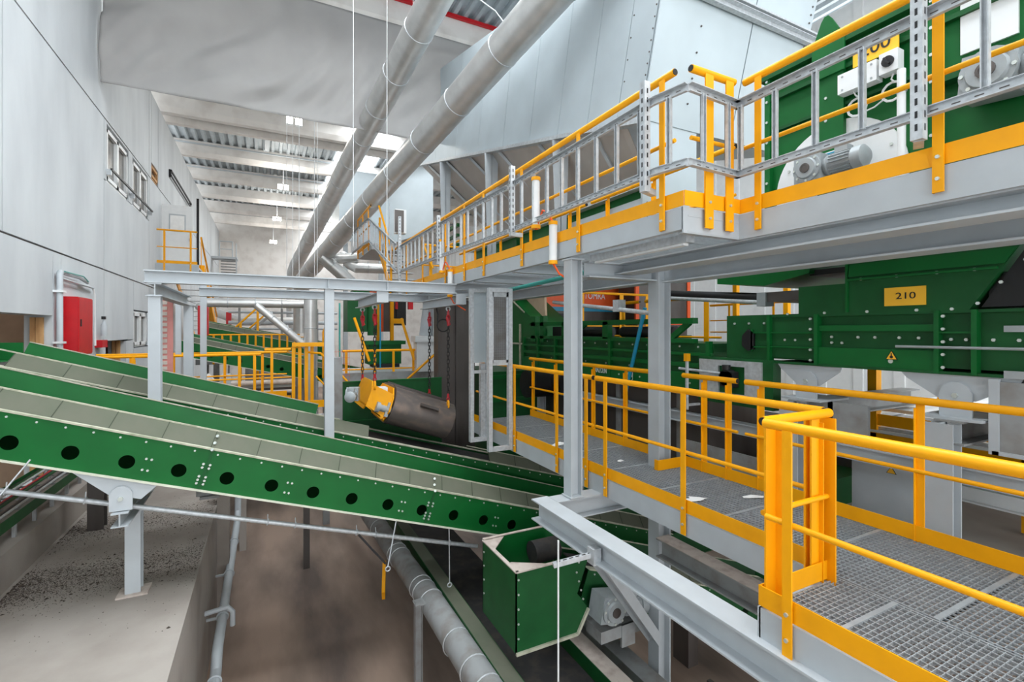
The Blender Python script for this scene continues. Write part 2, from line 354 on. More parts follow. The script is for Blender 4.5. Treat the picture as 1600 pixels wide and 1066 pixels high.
# hanging lamps
lamps = [(.87, 15.9 + 2.9, 9.1, 'twin floodlight hung just beyond the tarpaulin edge'), (.75, 27.4, 9.0, 'twin floodlight in the second roof bay'), (.6, 35.4, 9.0, 'small twin floodlight in the third roof bay'), (.45, 42.3, 8.6, 'smallest twin floodlight near the far end wall')]
for x, y, z, lb in lamps:
    o = T('ceiling_lamp', lb, 'lamp', (x, y, z), 'hanging floodlights')
    P(MB().tube((x, y, z + .1), (x, y, 10.72), .012, 6), 'hanger_rod', 'galv', o)
    for s in (-1, 1):
        h = P(MB().box(x + s * .15 - .11, y - .04, z - .13, x + s * .15 + .11, y + .08, z + .13), 'housing', 'grey', o)
        P(MB().box(x + s * .15 - .095, y - .052, z - .115, x + s * .15 + .095, y - .042, z + .115), 'lens', 'lamp', h)
    ld = bpy.data.lights.new('lamp_light', 'POINT'); ld.energy = 120; ld.shadow_soft_size = .25; ld.color = (1, .96, .9); lo = bpy.data.objects.new('lamp_light', ld); COL.objects.link(lo); lo.location = (0, -.5, -.1); lo.parent = o
# thin hanging rods
for (x, y, z0, lb) in [(2.05, 9.3, 2.5, 'long thin white hanger rod crossing the tarpaulin middle'), (1.43, 9.3, 3.2, 'thin white hanger rod left of the duct through the tarpaulin'), (.72, 16.5, 3.0, 'thin white rod beside the largest floodlight'), (.9, 16.5, 3.0, 'thin white rod right of the largest floodlight'),
                   (1.35, 16.5, 3.0, 'thin white rod between floodlight and ducts'), (.6, 18, 3.0, 'leftmost thin white rod under the floodlights'), (1.52, 17.5, 3.0, 'thin white rod next to the upper duct'), (3.55, 12.9, 9.0, 'short white rod above the upper duct')]:
    S(MB().tube((x, y, z0), (x, y, 11.66 if y < 14.9 else 10.64), .006 if y < 12 else .010, 6), 'hanger_rod', 'white', lb, 'rod', 'thin hanger rods')
# ------------------------------------------------------------------ railings, gratings, walkways
def railing(label, a, b, posts, z0=0., h=1.1, toe=True, drop=.19, r=.03, rm=.0175, out=(0, 0), pw=.055, mids=(.55,), group='yellow guard rails', rail_ext=(0, 0), caps=True, post_m='yellow', posttop=True, toe_ext=(0, 0)):
    """straight guard rail from a to b (x, y); out = unit vector to the outside face"""
    A, B = V(a[0], a[1], 0), V(b[0], b[1], 0); d = (B - A).normalized(); n = V(out[0], out[1], 0)
    o = T('guard_rail', label, 'railing', ((a[0] + b[0]) / 2, (a[1] + b[1]) / 2, z0), group)
    Z = V(0, 0, 1)
    P(MB().tube(A - d * rail_ext[0] + Z * (z0 + h), B + d * rail_ext[1] + Z * (z0 + h), r, 14), 'top_rail', 'yellow', o)
    for m_ in mids: P(MB().tube(A - d * rail_ext[0] * .7 + Z * (z0 + m_), B + d * rail_ext[1] * .7 + Z * (z0 + m_), rm, 10), 'mid_rail', 'yellow', o)
    if caps:
        c = MB()
        for q, s in ((A - d * rail_ext[0], -1), (B + d * rail_ext[1], 1)): c.tube(q + Z * (z0 + h), q + d * s * .006 + Z * (z0 + h), r * .85, 12)
        P(c, 'end_cap', 'black', o)
    if toe: P(MB().bar(A - d * toe_ext[0] + Z * (z0 + .065), B + d * toe_ext[1] + Z * (z0 + .065), .008, .12), 'toe_board', 'yellow', o)
    for t in posts:
        q = A + d * t
        mb = MB().bar(q + n * .022 + Z * (z0 - drop), q + n * .022 + Z * (z0 + h - r * .6), .012, pw, d).bar(q + n * .005 + d * (pw / 2) + Z * (z0 - drop), q + n * .005 + d * (pw / 2) + Z * (z0 + h - .06), .03, .008, d)
        p_ = P(mb, 'post', 'yellow', o)
        P(MB().bolts([q + n * .028 + Z * (z0 + .05), q + n * .028 + Z * (z0 - drop * .5)], n if n.length else d, .012, .012), 'bolt_heads', 'bolt', p_, kind='stuff')
    return o
def grating(parent, x0, x1, y0, y1, z, px=.034, py=.05, h=.03, m='grate'):
    f = MB(); t = .008
    f.box(x0, y0, z - h, x1, y0 + t, z).box(x0, y1 - t, z - h, x1, y1, z).box(x0, y0, z - h, x0 + t, y1, z).box(x1 - t, y0, z - h, x1, y1, z)
    g = P(f, 'grating_panel', m, parent); b = MB()
    k = 1
    while y0 + k * px < y1: b.box(x0, y0 + k * px - .002, z - h, x1, y0 + k * px + .002, z - .001); k += 1
    k = 1
    while x0 + k * py < x1: b.box(x0 + k * py - .003, y0, z - .012, x0 + k * py + .003, y1, z); k += 1
    P(b, 'bars', m, g, kind='stuff', smooth=False)
    return g
# lower walkway
lw = T('walkway', 'lower grey walkway of steel grating between the yellow rails', 'walkway', (3.9, 4, WLK))
for y0, y1 in ((-1.2, .18), (.18, 1.35), (1.35, 2.16), (2.16, 2.95), (2.95, 3.74), (3.74, 4.53), (4.53, 5.4), (5.4, 6.3), (6.3, 7.2), (7.2, 8.2)):
    grating(lw, 3.41, 4.56, y0 + .004, y1 - .004, 0)
for y0, y1 in ((-.8, .4), (.4, 1.54), (1.54, 1.88)): grating(lw, 2.66, 3.39, y0 + .004, y1 - .004, 0)
P(MB().cch((3.36, 1.9, -.11), (3.36, 8.2, -.11), .2, .06), 'side_channel', 'grey', lw)
P(MB().cch((2.63, -1.2, -.11), (2.63, 1.9, -.11), .2, .06), 'side_channel', 'grey', lw)
P(MB().cch((4.60, 8.2, -.11), (4.60, -1.2, -.11), .2, .06), 'side_channel', 'grey', lw)
P(MB().bar((2.63, 1.9, -.11), (3.36, 1.9, -.11), .02, .2), 'end_plate', 'grey', lw)
P(MB().bar((3.40, -1.2, -.05), (3.40, 1.9, -.05), .03, .08), 'joist', 'galv', lw)
jo = MB()
for y in (.18, 1.35, 2.16, 2.95, 3.74, 4.53, 5.4, 6.3, 7.2): jo.bar((3.40, y, -.002), (4.56, y, -.002), .03, .012)
for y in (.4, 1.54): jo.bar((2.66, y, -.002), (3.39, y, -.002), .03, .012)
P(jo, 'joint_strip', 'grate', lw)
jo = MB()
for y in (1.0, 2.16, 3.74, 5.4, 7.2): jo.bar((3.42, y, -.11), (4.56, y, -.11), .05, .1)
P(jo, 'cross_member', 'greydark', lw)
railing('near thick yellow guard rail with kick plate along the wide end of the lower walkway', (2.63, -.6), (2.63, 1.84), [2.31], out=(-1, 0), rail_ext=(0, .02), toe_ext=(0, .06))
railing('short yellow return rail closing the wide end of the lower walkway', (2.66, 1.895), (3.33, 1.895), [.55], out=(0, 1), pw=.085, toe_ext=(.03, .05))
S(MB().bar((2.695, 1.87, .0), (2.695, 1.87, 1.07), .1, .012, (0, 1, 0)).bar((2.739, 1.82, .0), (2.739, 1.82, 1.07), .012, .09, (0, 1, 0)), 'corner_post', 'yellow', 'yellow angle post at the outer corner of the lower walkway', 'post')
S(MB().bar((3.24, 1.96, -.05), (3.24, 1.96, 1.07), .14, .012, (0, 1, 0)).bar((3.31, 1.9, -.05), (3.31, 1.9, 1.07), .012, .12, (0, 1, 0)), 'corner_post', 'yellow', 'wide yellow angle post at the inner corner of the lower walkway', 'post')
railing('long yellow guard rail on the conveyor side of the lower walkway, nearest the middle column', (3.36, 1.95), (3.36, 4.47), [1.21, 2.33], out=(-1, 0), toe_ext=(.05, .03))
railing('yellow guard rail on the conveyor side of the lower walkway beyond the first grey column', (3.36, 4.53), (3.36, 8.0), [.11, .75, 1.94, 3.1], out=(-1, 0), toe_ext=(.03, .1))
railing('yellow guard rail along the machine side of the lower walkway, nearest section', (4.52, -.6), (4.52, 3.42), [2.5, 3.85], out=(1, 0), toe_ext=(0, .06))
railing('short yellow guard rail section on the machine side beside the second grey column', (4.52, 3.52), (4.52, 4.28), [.12, .45], out=(1, 0), toe_ext=(.04, 0))
railing('far yellow guard rail on the machine side of the lower walkway behind the blue pole', (4.52, 4.8), (4.52, 8.1), [.55, 1.3, 2.4, 3.2], out=(1, 0))
S(MB().bar((4.08, 4.24, .065), (4.5, 4.24, .065), .008, .12).bar((4.08, 4.24, .065), (4.08, 4.3, .065), .008, .12).bar((4.5, 4.24, .065), (4.5, 4.3, .065), .008, .12), 'kick_plate', 'yellow', 'yellow kick plate boxed round the foot of the second grey column', 'plate')
# scraps on the grating
def scrap(x, y, sx, sy, rot, lb, seed):
    random.seed(seed); mb = MB(); n = 9; ring_ = []
    for k in range(n):
        a = 2 * math.pi * k / n; r = .3 + .8 * random.random(); px, py = math.cos(a) * sx * r, math.sin(a) * sy * r
        ring_.append((x + px * math.cos(rot) - py * math.sin(rot), y + px * math.sin(rot) + py * math.cos(rot), .004 + .012 * random.random()))
    mb.v = [(x, y, .03)] + ring_; mb.f = [(0, 1 + k, 1 + (k + 1) % n) for k in range(n)]
    S(mb, 'film_scrap', 'paper', lb, 'scrap', 'scraps on the walkway', smooth=False).modifiers.new('thick', 'SOLIDIFY').thickness = .002
scrap(3.72, 3.35, .16, .08, -.6, 'white scrap of film on the near grating', 1); scrap(4.25, 3.15, .12, .05, -.4, 'small cream strip of paper lying by the machine side', 2)
scrap(3.75, 5.9, .22, .1, .3, 'crumpled white film further along the walkway', 3); scrap(3.95, 4.75, .05, .04, 0, 'tiny white flake beside the second grey column', 4)

# columns and floor-level frame
def ibeam(name, p, q, h, b, label, cat='beam', up=(0, 0, 1), m='grey', group=None, plates=()):
    o = T(name, label, cat, ((p[0] + q[0]) / 2, (p[1] + q[1]) / 2, min(p[2], q[2])), group)
    P(MB().ib(p, q, h, b, up, .016, .012), 'section', m, o, smooth=False)
    for pl_ in plates: P(MB().box(*pl_), 'plate', m, o)
    return o
ibeam('steel_column', (3.02, 4.44, -.17), (3.02, 4.44, 2.42), .15, .145, 'pale grey H column at the walkway edge standing on the projecting beam', 'column', (1, 0, 0), plates=((2.93, 4.35, -.185, 3.11, 4.53, -.17), (2.93, 4.35, 2.42, 3.11, 4.53, 2.435)))
c2 = ibeam('steel_column', (4.27, 4.42, FL), (4.27, 4.42, 2.42), .19, .18, 'pale grey H column rising through the lower walkway from the floor', 'column', (1, 0, 0), plates=((4.12, 4.3, FL, 4.42, 4.54, FL + .02), (4.18, 4.335, -1.6, 4.36, 4.505, -1.585)))
fr = T('bracket_frame', 'projecting grey steel frame below the lower walkway with a white dusted top flange', 'frame', (2.7, 3.2, -.4))
P(MB().ib((2.67, 4.58, -.30), (2.67, -1.2, -.30), .22, .20, (0, 0, 1), .014, .012), 'long_beam', 'grey', fr, smooth=False)
P(MB().ib((2.776, 4.46, -.301), (4.15, 4.46, -.301), .218, .20, (0, 0, 1), .014, .012), 'cross_beam', 'grey', fr, smooth=False)
P(MB().ib((2.70, 3.58, -.42), (4.16, 4.38, -2.06), .13, .12, (-.4, .9, 0), .01, .008), 'diagonal_brace', 'grey', fr, smooth=False)
ibeam('steel_beam', (4.2, 4.3, -.92), (4.2, -1, -.92), .22, .2, 'dusty brown-topped grey beam under the lower walkway', m='greydark')
S(MB().box(4.10, -1, -.81, 4.30, 4.3, -.803), 'dust_layer', 'pink', 'pinkish dust lying along the beam under the lower walkway', 'dust', kind='stuff')
hs = T('slotted_bracket', 'short slotted steel bracket clamped to the projecting frame', 'bracket', (2.42, 3.53, -.4))
P(MB().bar((2.23, 3.585, -.405), (2.60, 3.48, -.34), .04, .04), 'channel', 'galv', hs)
b_ = MB()
for k in range(6): q = V(2.25, 3.58, -.402).lerp(V(2.58, 3.485, -.343), (k + .5) / 6) + V(0, 0, .0205); b_.bar(q - V(.017, -.005, .003), q + V(.017, -.005, .003), .014, .002)
P(b_, 'slots', 'black', hs, kind='stuff')
P(MB().box(2.55, 3.43, -.42, 2.63, 3.53, -.28), 'clamp', 'galv', hs)
S(MB().tube((2.26, 3.55, -2.5), (2.26, 3.55, -.18), .008, 6), 'threaded_rod', 'white', 'thin white threaded rod hanging beside the green box chute', 'rod')

# ------------------------------------------------------------------ upper walkway
uw = T('walkway', 'upper grey walkway on steel beams with yellow rails and cable ladder', 'walkway', (3.8, 6, 2.1))
for k in range(4): grating(uw, 3.62, 4.75, -1.2 + k, -.2 + k - .01, UP, .034, .1)
for k in range(10): grating(uw, 2.97, 4.75, 2.82 + k, 3.81 + k, UP, .05, .1)
P(MB().cch((3.58, -1.2, UP - .105), (3.58, 2.78, UP - .105), .21, .06), 'fascia', 'grey', uw)
P(MB().bar((3.58, 2.78, UP - .105), (2.93, 2.78, UP - .105), .015, .21), 'fascia', 'grey', uw)
P(MB().cch((2.93, 2.78, UP - .09), (2.93, 12.7, UP - .09), .18, .06), 'fascia', 'grey', uw)
for y in (2.82, 5.8, 7.2, 8.8, 10.5, 12.4): P(MB().ib((2.98, y, UP - .13), (4.75, y, UP - .13), .14, .1), 'joist', 'grey', uw, smooth=False)
ibeam('steel_beam', (3.74, -1.2, 2.36), (3.74, 4.55, 2.36), .13, .26, 'outer grey beam carrying the near end of the upper walkway')
ibeam('steel_beam', (4.34, -1.2, 2.32), (4.34, 4.32, 2.32), .2, .26, 'inner grey beam under the near end of the upper walkway')
ibeam('steel_beam', (4.34, 4.55, 2.33), (4.34, 12.5, 2.33), .18, .22, 'inner grey beam under the far part of the upper walkway', m='grey')
ibeam('steel_beam', (3.18, 4.46, 2.33), (4.2, 4.46, 2.33), .18, .2, 'short grey cross beam joining the two tall columns')
lampf = T('strip_lamp', 'slim sealed strip light fixed under the upper walkway corner', 'lamp', (3.2, 3.5, 2.4))
P(MB().bar((3.2, 2.95, 2.43), (3.2, 4.3, 2.43), .1, .07), 'housing', 'galv', lampf); P(MB().bar((3.2, 3.0, 2.385), (3.2, 4.25, 2.385), .06, .02), 'diffuser', 'white', lampf)
railing('upper yellow guard rail in front of the green machine marked 200', (3.58, -.8), (3.58, 2.72), [2.2, 3.38], UP, out=(-1, 0), drop=.16, toe_ext=(0, .05))
railing('short yellow cross rail at the step of the upper walkway', (3.0, 2.76), (3.5, 2.76), [.18, .42], UP, out=(0, -1), drop=.16, pw=.09, toe_ext=(.07, .07))
railing('long yellow guard rail on the hall side of the upper walkway', (2.93, 2.86), (2.93, 12.4), [.12, 1.32, 2.58, 3.8, 4.6, 5.55, 7.0, 8.3], UP, out=(-1, 0), drop=.16, toe_ext=(.09, 0))
railing('inner yellow guard rail of the upper walkway below the sheet metal hopper, nearer section', (4.72, 3.7), (4.72, 6.4), [.4, 1.3, 2.3], UP, out=(1, 0), drop=.05)
railing('inner yellow guard rail of the upper walkway below the sheet metal hopper, farther section', (4.72, 6.55), (4.72, 12.4), [.5, 1.9, 3.3, 4.8], UP, out=(1, 0), drop=.05)
# cable ladders
rung0 = None
def cladder(label, pts, zb, zt, pitch=.3, hangers=(), m='galv', n_sides=(0, 0)):
    """vertical cable ladder: two slotted side rails joined by upright rungs, following pts (x, y)"""
    global rung0
    o = T('cable_ladder', label, 'cable ladder', (pts[0][0], pts[0][1], zb), 'galvanised cable ladders')
    for (x0, y0, *dz0), (x1, y1, *dz1) in zip(pts[:-1], pts[1:]):
        a0 = dz0[0] if dz0 else 0; a1 = dz1[0] if dz1 else 0
        p, q = V(x0, y0, a0), V(x1, y1, a1); d = q - p; L_ = d.length; dh = V(d.x, d.y, 0).normalized(); nn = V(-dh.y, dh.x, 0)
        for zz, nm in ((zb, 'bottom_rail'), (zt, 'top_rail')):
            P(MB().bar(p + V(0, 0, zz), q + V(0, 0, zz), .008, .06).bar(p + V(0, 0, zz + (.028 if zz == zt else -.028)) + nn * .02, q + V(0, 0, zz + (.028 if zz == zt else -.028)) + nn * .02, .045, .006).bar(p + V(0, 0, zz + (-.028 if zz == zt else .028)) + nn * .012, q + V(0, 0, zz + (-.028 if zz == zt else .028)) + nn * .012, .026, .005), nm, m, o)
        sl_ = MB(); q0 = .06
        while q0 < L_ - .08:
            for zz in (zb, zt): c_ = p + d.normalized() * q0 + V(0, 0, zz) - nn * .0045; sl_.bar(c_, c_ + d.normalized() * .04, .001, .007); c_ = c_ + nn * .009; sl_.bar(c_, c_ + d.normalized() * .04, .001, .007)
            q0 += .1
        P(sl_, 'rail_slots', 'darksteel', o, kind='stuff', smooth=False)
        k = 0; s_ = pitch * .5
        while s_ < L_ - .03:
            q_ = p + d.normalized() * s_
            if rung0 is None:
                h = zt - zb
                mb = MB().box(-.018, -.016, .02, -.012, .016, h - .02).box(.012, -.016, .02, .018, .016, h - .02).box(-.018, -.016, .02, .018, -.011, h - .02)
                me = mb.mesh('rung', m, False); rung0 = bpy.data.objects.new('rung', me); RH = h
                rung0['h'] = h; r_ = rung0; COL.objects.link(r_); r_.parent = o
            else:
                r_ = rung0.copy(); COL.objects.link(r_); r_.parent = o
            r_.location = V(q_.x, q_.y, q_.z + zb) + nn * .02 - o.location; r_.rotation_euler = (0, 0, math.atan2(dh.y, dh.x)); r_.scale = (1, 1, (zt - zb) / rung0['h'])
            s_ += pitch
    for (x, y, z0, z1, dx, dy) in hangers:
        mb = MB().box(x - .03, y - .03, z0, x + .03, y + .03, z1)
        h_ = P(mb, 'hanger_channel', m, o); s_ = MB()
        zz = z0 + .05
        while zz < z1 - .03: s_.box(x - .031 , y - .007, zz, x - .0305, y + .007, zz + .04).box(x - .007, y - .031, zz, x + .007, y - .0305, zz + .04); zz += .075
        P(s_, 'slots', 'black', h_, kind='stuff')
        P(MB().bar((x, y, z0 + .02), (x + dx, y + dy, z0 + .02), .05, .05), 'foot_arm', 'galv', h_)
    return o
cladder('near galvanised cable ladder outside the upper rail, stepping round the walkway corner', [(3.46, .1), (3.46, 2.70), (2.86, 2.66), (2.80, 2.95), (2.80, 5.6)], 2.93, 3.50, .3, [(3.40, 1.43, 2.76, 3.75, .14, .06), (2.76, 3.02, 2.78, 3.68, .14, .05), (2.76, 5.42, 2.84, 3.72, .14, 0)])
cladder('far galvanised cable ladder running on along the upper walkway', [(2.80, 5.62), (2.80, 8.6, .06), (2.80, 11.6, .1)], 2.93, 3.50, .3, [(2.76, 8.35, 2.84, 3.72, .14, 0), (2.76, 11.2, 2.4, 4.3, .14, 0)])
cladder('galvanised cable ladder climbing beside the far yellow stair', [(2.76, 11.5, .15), (2.6, 14.0, 1.25), (2.55, 14.6, 1.25), (2.52, 16.6, 1.25)], 2.93, 3.55, .3)
# conduits on the upper rail
for (x, y, z, lb) in ((2.86, 4.60, 2.78, 'white conduit tube with yellow ends fixed to the upper cable ladder'), (2.86, 8.0, 2.62, 'white conduit tube with yellow ends farther along the upper walkway')):
    o = T('conduit_tube', lb, 'conduit', (x, y, z))
    P(MB().tube((x, y, z - .35), (x, y, z + .05), .045, 12).tube((x - .05, y + .3, z + .1), (x - .05, y + .3, z + .62), .045, 12), 'tube', 'white', o)
    P(MB().tube((x, y, z - .39), (x, y, z - .35), .052).tube((x, y, z + .05), (x, y, z + .09), .052).tube((x - .05, y + .3, z + .06), (x - .05, y + .3, z + .1), .055).tube((x - .05, y + .3, z + .62), (x - .05, y + .3, z + .66), .055), 'end_fitting', 'yellow', o)
    P(MB().path([(x, y, z + .08), (x - .03, y + .1, z + .22), (x - .03, y + .18, z + .25), (x - .05, y + .3, z + .05)], .012, 6).path([(x, y, z - .38), (x + .05, y - .05, z - .5), (x + .25, y - .1, z - .62)], .012, 6), 'cable', 'orange', o)
# ------------------------------------------------------------------ green conveyors
def plate_holes(mb, F, s0, s1, h0, h1, y0, y1, centres, r, pitch):
    """plate in conveyor space with round holes; F(s, y, h) -> world"""
    N = 20
    def quad(a, b):
        mb.hexa([F(a, y0, h0), F(b, y0, h0), F(b, y1, h0), F(a, y1, h0), F(a, y0, h1), F(b, y0, h1), F(b, y1, h1), F(a, y1, h1)])
    cur = s0
    for (cs, ch) in centres:
        a, b = cs - pitch / 2, cs + pitch / 2
        if a < s0 - 1e-6 or b > s1 + 1e-6: continue
        if a > cur + 1e-4: quad(cur, a)
        cur = b; loops = []
        for y in (y0, y1):
            inn = []; out = []
            for i in range(N):
                an = 2 * math.pi * (i + .5) / N; c, s_ = math.cos(an), math.sin(an)
                inn.append(F(cs + r * c, y, ch + r * s_))
                dx = pitch / 2; up_, dn = h1 - ch, ch - h0
                k = min(dx / abs(c) if abs(c) > 1e-6 else 1e9, (up_ if s_ > 0 else dn) / abs(s_) if abs(s_) > 1e-6 else 1e9)
                out.append(F(cs + k * c, y, ch + k * s_))
            for cx, cy in ((1, 1), (-1, 1), (-1, -1), (1, -1)):   # snap nearest ray to each corner
                tgt = F(cs + cx * pitch / 2, y, h1 if cy > 0 else h0)
                j = min(range(N), key=lambda q: (out[q] - tgt).length); out[j] = tgt
            loops.append((inn, out))
        o = len(mb.v)
        for inn, out in loops: mb.v += [tuple(p) for p in inn] + [tuple(p) for p in out]
        for i in range(N):
            j = (i + 1) % N
            mb.f.append((o + i, o + j, o + N + j, o + N + i)); mb.f.append((o + 2 * N + i, o + 3 * N + i, o + 3 * N + j, o + 2 * N + j))
            mb.f.append((o + i, o + 2 * N + i, o + 2 * N + j, o + j))
    if cur < s1 - 1e-4: quad(cur, s1)
def conveyor(label, y0, wid, xr, zr, slope, xa, xb, hx, hpitch, board=((-9, 99),), sideh=.465, hole=.074, bw=.2, bh=.165, fh=.2, gm='green', brd='olive', bolts_on=True, far=True, clusters=()):
    al = math.atan(slope); e = V(math.cos(al), 0, -math.sin(al)); nn = V(math.sin(al), 0, math.cos(al)); O = V(xr, y0, zr)
    F = lambda s, y, h: O + e * s + V(0, y, 0) + nn * h
    sx = lambda x: (x - xr) / math.cos(al)
    sa, sb = sx(xa), sx(xb)
    o = T('belt_conveyor', label, 'conveyor', F((sa + sb) / 2, wid / 2, -sideh), 'green belt conveyors'); o.location = F((sa + sb) / 2, wid / 2, -sideh)
    def slab(mb, a, b, ya, yb, ha, hb): return mb.hexa([F(a, ya, ha), F(b, ya, ha), F(b, yb, ha), F(a, yb, ha), F(a, ya, hb), F(b, ya, hb), F(b, yb, hb), F(a, yb, hb)])
    cs = []; x = hx
    while x - hpitch > xa: x -= hpitch
    while x < xb: cs.append((sx(x), -sideh * .64)); x += hpitch
    pitch = hpitch / math.cos(al); mb = MB()
    plate_holes(mb, F, sa, sb, -sideh, -.012, 0, .012, cs, hole, pitch)
    P(mb, 'side_plate', gm, o, smooth=False)
    P(slab(slab(MB(), sa, sb, wid - .012, wid, -sideh, -.012), sa, sb, .012, wid - .012, -sideh, -sideh + .01), 'rear_plate', gm, o)
    P(slab(slab(MB(), sa, sb, -.02, .07, -.012, .006), sa, sb, wid - .07, wid + .02, -.012, .006), 'top_flange', 'dust', o)
    P(slab(slab(MB(), sa, sb, -.035, .05, -sideh - .016, -sideh), sa, sb, wid - .05, wid + .035, -sideh - .016, -sideh), 'bottom_flange', 'cream', o)
    P(slab(MB(), sa, sb, .16, wid - .16, -.05, -.03), 'belt', 'rubber', o)
    # tilted near boards, one panel per pitch
    base = None; x = hx - hpitch * .5 - .02
    while x - hpitch > xa: x -= hpitch
    rails = MB(); ribs = MB()
    while x < xb:
        if any(a <= x < b for a, b in board):
            s0 = sx(x); mb = MB(); t = .008; g = .004
            if base is None:
                pts = [F(0, .03, .006), F(0, bw, bh), F(0, bw + .006, bh - .006), F(0, .04, .002)]
                mb.prism([p - F(0, 0, 0) for p in pts], e * (pitch - g))
                me = mb.mesh('side_board', brd, False); base = bpy.data.objects.new('side_board', me); COL.objects.link(base); b_ = base
            else:
                b_ = base.copy(); COL.objects.link(b_)
            b_.parent = o; b_.location = F(s0, 0, 0) - o.location
            ribs.prism([F(s0 - .007, .026, .008), F(s0 - .007, bw - .003, bh + .002), F(s0 - .007, bw + .01, bh - .01), F(s0 - .007, .05, .004)], e * .009)
        x += hpitch
    P(ribs, 'board_seams', 'seam', o, kind='stuff')
    for a, b in board:
        a, b = max(a, xa), min(b, xb)
        if b > a: slab(rails, sx(a), sx(b), bw - .006, bw + .012, bh - .004, bh + .012)
    if rails.v: P(rails, 'board_edge', 'dust', o)
    if far:
        P(MB().hexa([F(sa, wid - .06, .006), F(sb, wid - .06, .006), F(sb, wid - .045, .006), F(sa, wid - .045, .006), F(sa, wid, fh), F(sb, wid, fh), F(sb, wid + .012, fh), F(sa, wid + .012, fh)]), 'far_board', gm, o)
        P(slab(MB(), sa, sb, wid - .008, wid + .02, fh, fh + .012), 'far_edge', 'dust', o)
    if bolts_on:
        b = MB(); s = sa + .1
        while s < sb: b.bolts([F(s, 0, -.055)], (0, -1, 0), .011, .01); s += .235
        for cx in clusters:
            s = sx(cx)
            b.bolts([F(s + i * .05, 0, -.23 - j * .12) for i in (0, 1) for j in (0, 1)], (0, -1, 0), .013, .012)
        P(b, 'bolt_heads', 'bolt', o, kind='stuff')
    return o, F, sx
cv1, F1, sx1 = conveyor('nearest green inclined conveyor with a row of round side holes', 6.5, 1.15, -2.34, .87, .329, -4.6, 6.6, .143, .465, clusters=(-1.1, .3, 1.7, 3.1))
jn = MB()
for x in (-.55, 2.1):       # bolted frame joints
    s = sx1(x); P(MB().hexa([F1(s - .012, -.012, -.46), F1(s + .012, -.012, -.46), F1(s + .012, .0, -.46), F1(s - .012, .0, -.46), F1(s - .012, -.012, -.02), F1(s + .012, -.012, -.02), F1(s + .012, .0, -.02), F1(s - .012, .0, -.02)]), 'splice_plate', 'shade_green', cv1)
    jn.bolts([F1(s + i * .034 - .006, -.004, h) for i in (-1, 1) for h in (-.40, -.36, -.32, -.22, -.18)], (0, -1, 0), .014, .014)
    jn.bolts([F1(s, .07, .05), F1(s, .13, .12), F1(s, -.02, -.01)], V(-.3, -.8, .5).normalized(), .018, .02)
P(jn, 'splice_bolts', 'bolt', cv1, kind='stuff')
F = F1; zf = F1(sx1(6.6), 0, 0).z
P(MB().box(6.6, 6.5, zf - .47, 10, 6.512, zf).box(6.6, 7.64, zf - .47, 10, 7.65, zf).box(6.6, 6.46, zf - .49, 10, 6.56, zf - .47).box(6.6, 6.48, zf, 10, 6.58, zf + .01), 'level_section', 'shade_green', cv1)
cv2, F2, sx2 = conveyor('second green inclined conveyor behind the nearest one, passing under the suspended magnet', 8.0, 1.15, -1.64, .84, .302, -3.05, 8.0, .14, .54, board=((-9, 1.0), (3.2, 9)), far=False)
sl = lambda mb, F, a, b, ya, yb, ha, hb: mb.hexa([F(a, ya, ha), F(b, ya, ha), F(b, yb, ha), F(a, yb, ha), F(a, ya, hb), F(b, ya, hb), F(b, yb, hb), F(a, yb, hb)])
P(MB().hexa([F2(sx2(-3.05), 1.09, .006), F2(sx2(.75), 1.09, .006), F2(sx2(.75), 1.105, .006), F2(sx2(-3.05), 1.105, .006), F2(sx2(-3.05), 1.15, .22), F2(sx2(.75), 1.15, .22), F2(sx2(.75), 1.162, .22), F2(sx2(-3.05), 1.162, .22)]), 'far_board', 'green', cv2)
P(sl(MB(), F2, sx2(-3.05), sx2(.75), 1.142, 1.17, .22, .232), 'far_edge', 'dust', cv2)
z2 = F2(sx2(-3.05), 0, 0).z
P(MB().box(-5.5, 8.0, z2 - .47, -3.05, 8.012, z2).box(-5.5, 9.13, z2 - .47, -3.05, 9.16, z2 + .21).box(-5.5, 8.1, z2 - .05, -3.05, 9.1, z2 - .03), 'level_section', 'green', cv2)
sk = T('chute_plate', 'tall dark green skirt plate behind the suspended magnet', 'plate', (2.3, 9.75, -.9))
P(MB().box(1.25, 9.7, -1.2, 3.28, 9.72, .64), 'sheet', 'shade_green', sk); P(MB().box(1.25, 9.68, .64, 3.28, 9.74, .66).box(1.3, 9.66, -.12, 3.3, 9.7, -.1), 'edge_strip', 'green', sk)
# return plate end post by the skirt
S(MB().box(1.10, 9.3, -.6, 1.24, 9.5, 1.15).box(1.02, 9.3, -.6, 1.10, 9.36, .55), 'end_post', 'greydark', 'grey steel end post left of the green skirt plate', 'post')
cv3, F3, sx3 = conveyor('distant green inclined conveyor with round holes beyond the cross walkway', 16.0, 1.0, -1.86, 1.31, .245, -2.1, 3.0, -1.34, .36, sideh=.42, hole=.055, bw=.12, bh=.14, bolts_on=False)
cv4, F4, sx4 = conveyor('farthest green conveyor near the red panel at the back', 19.5, 1.0, -1.8, 1.75, .2, -2.0, 2.0, -1.3, .4, sideh=.35, hole=.001, bolts_on=False)
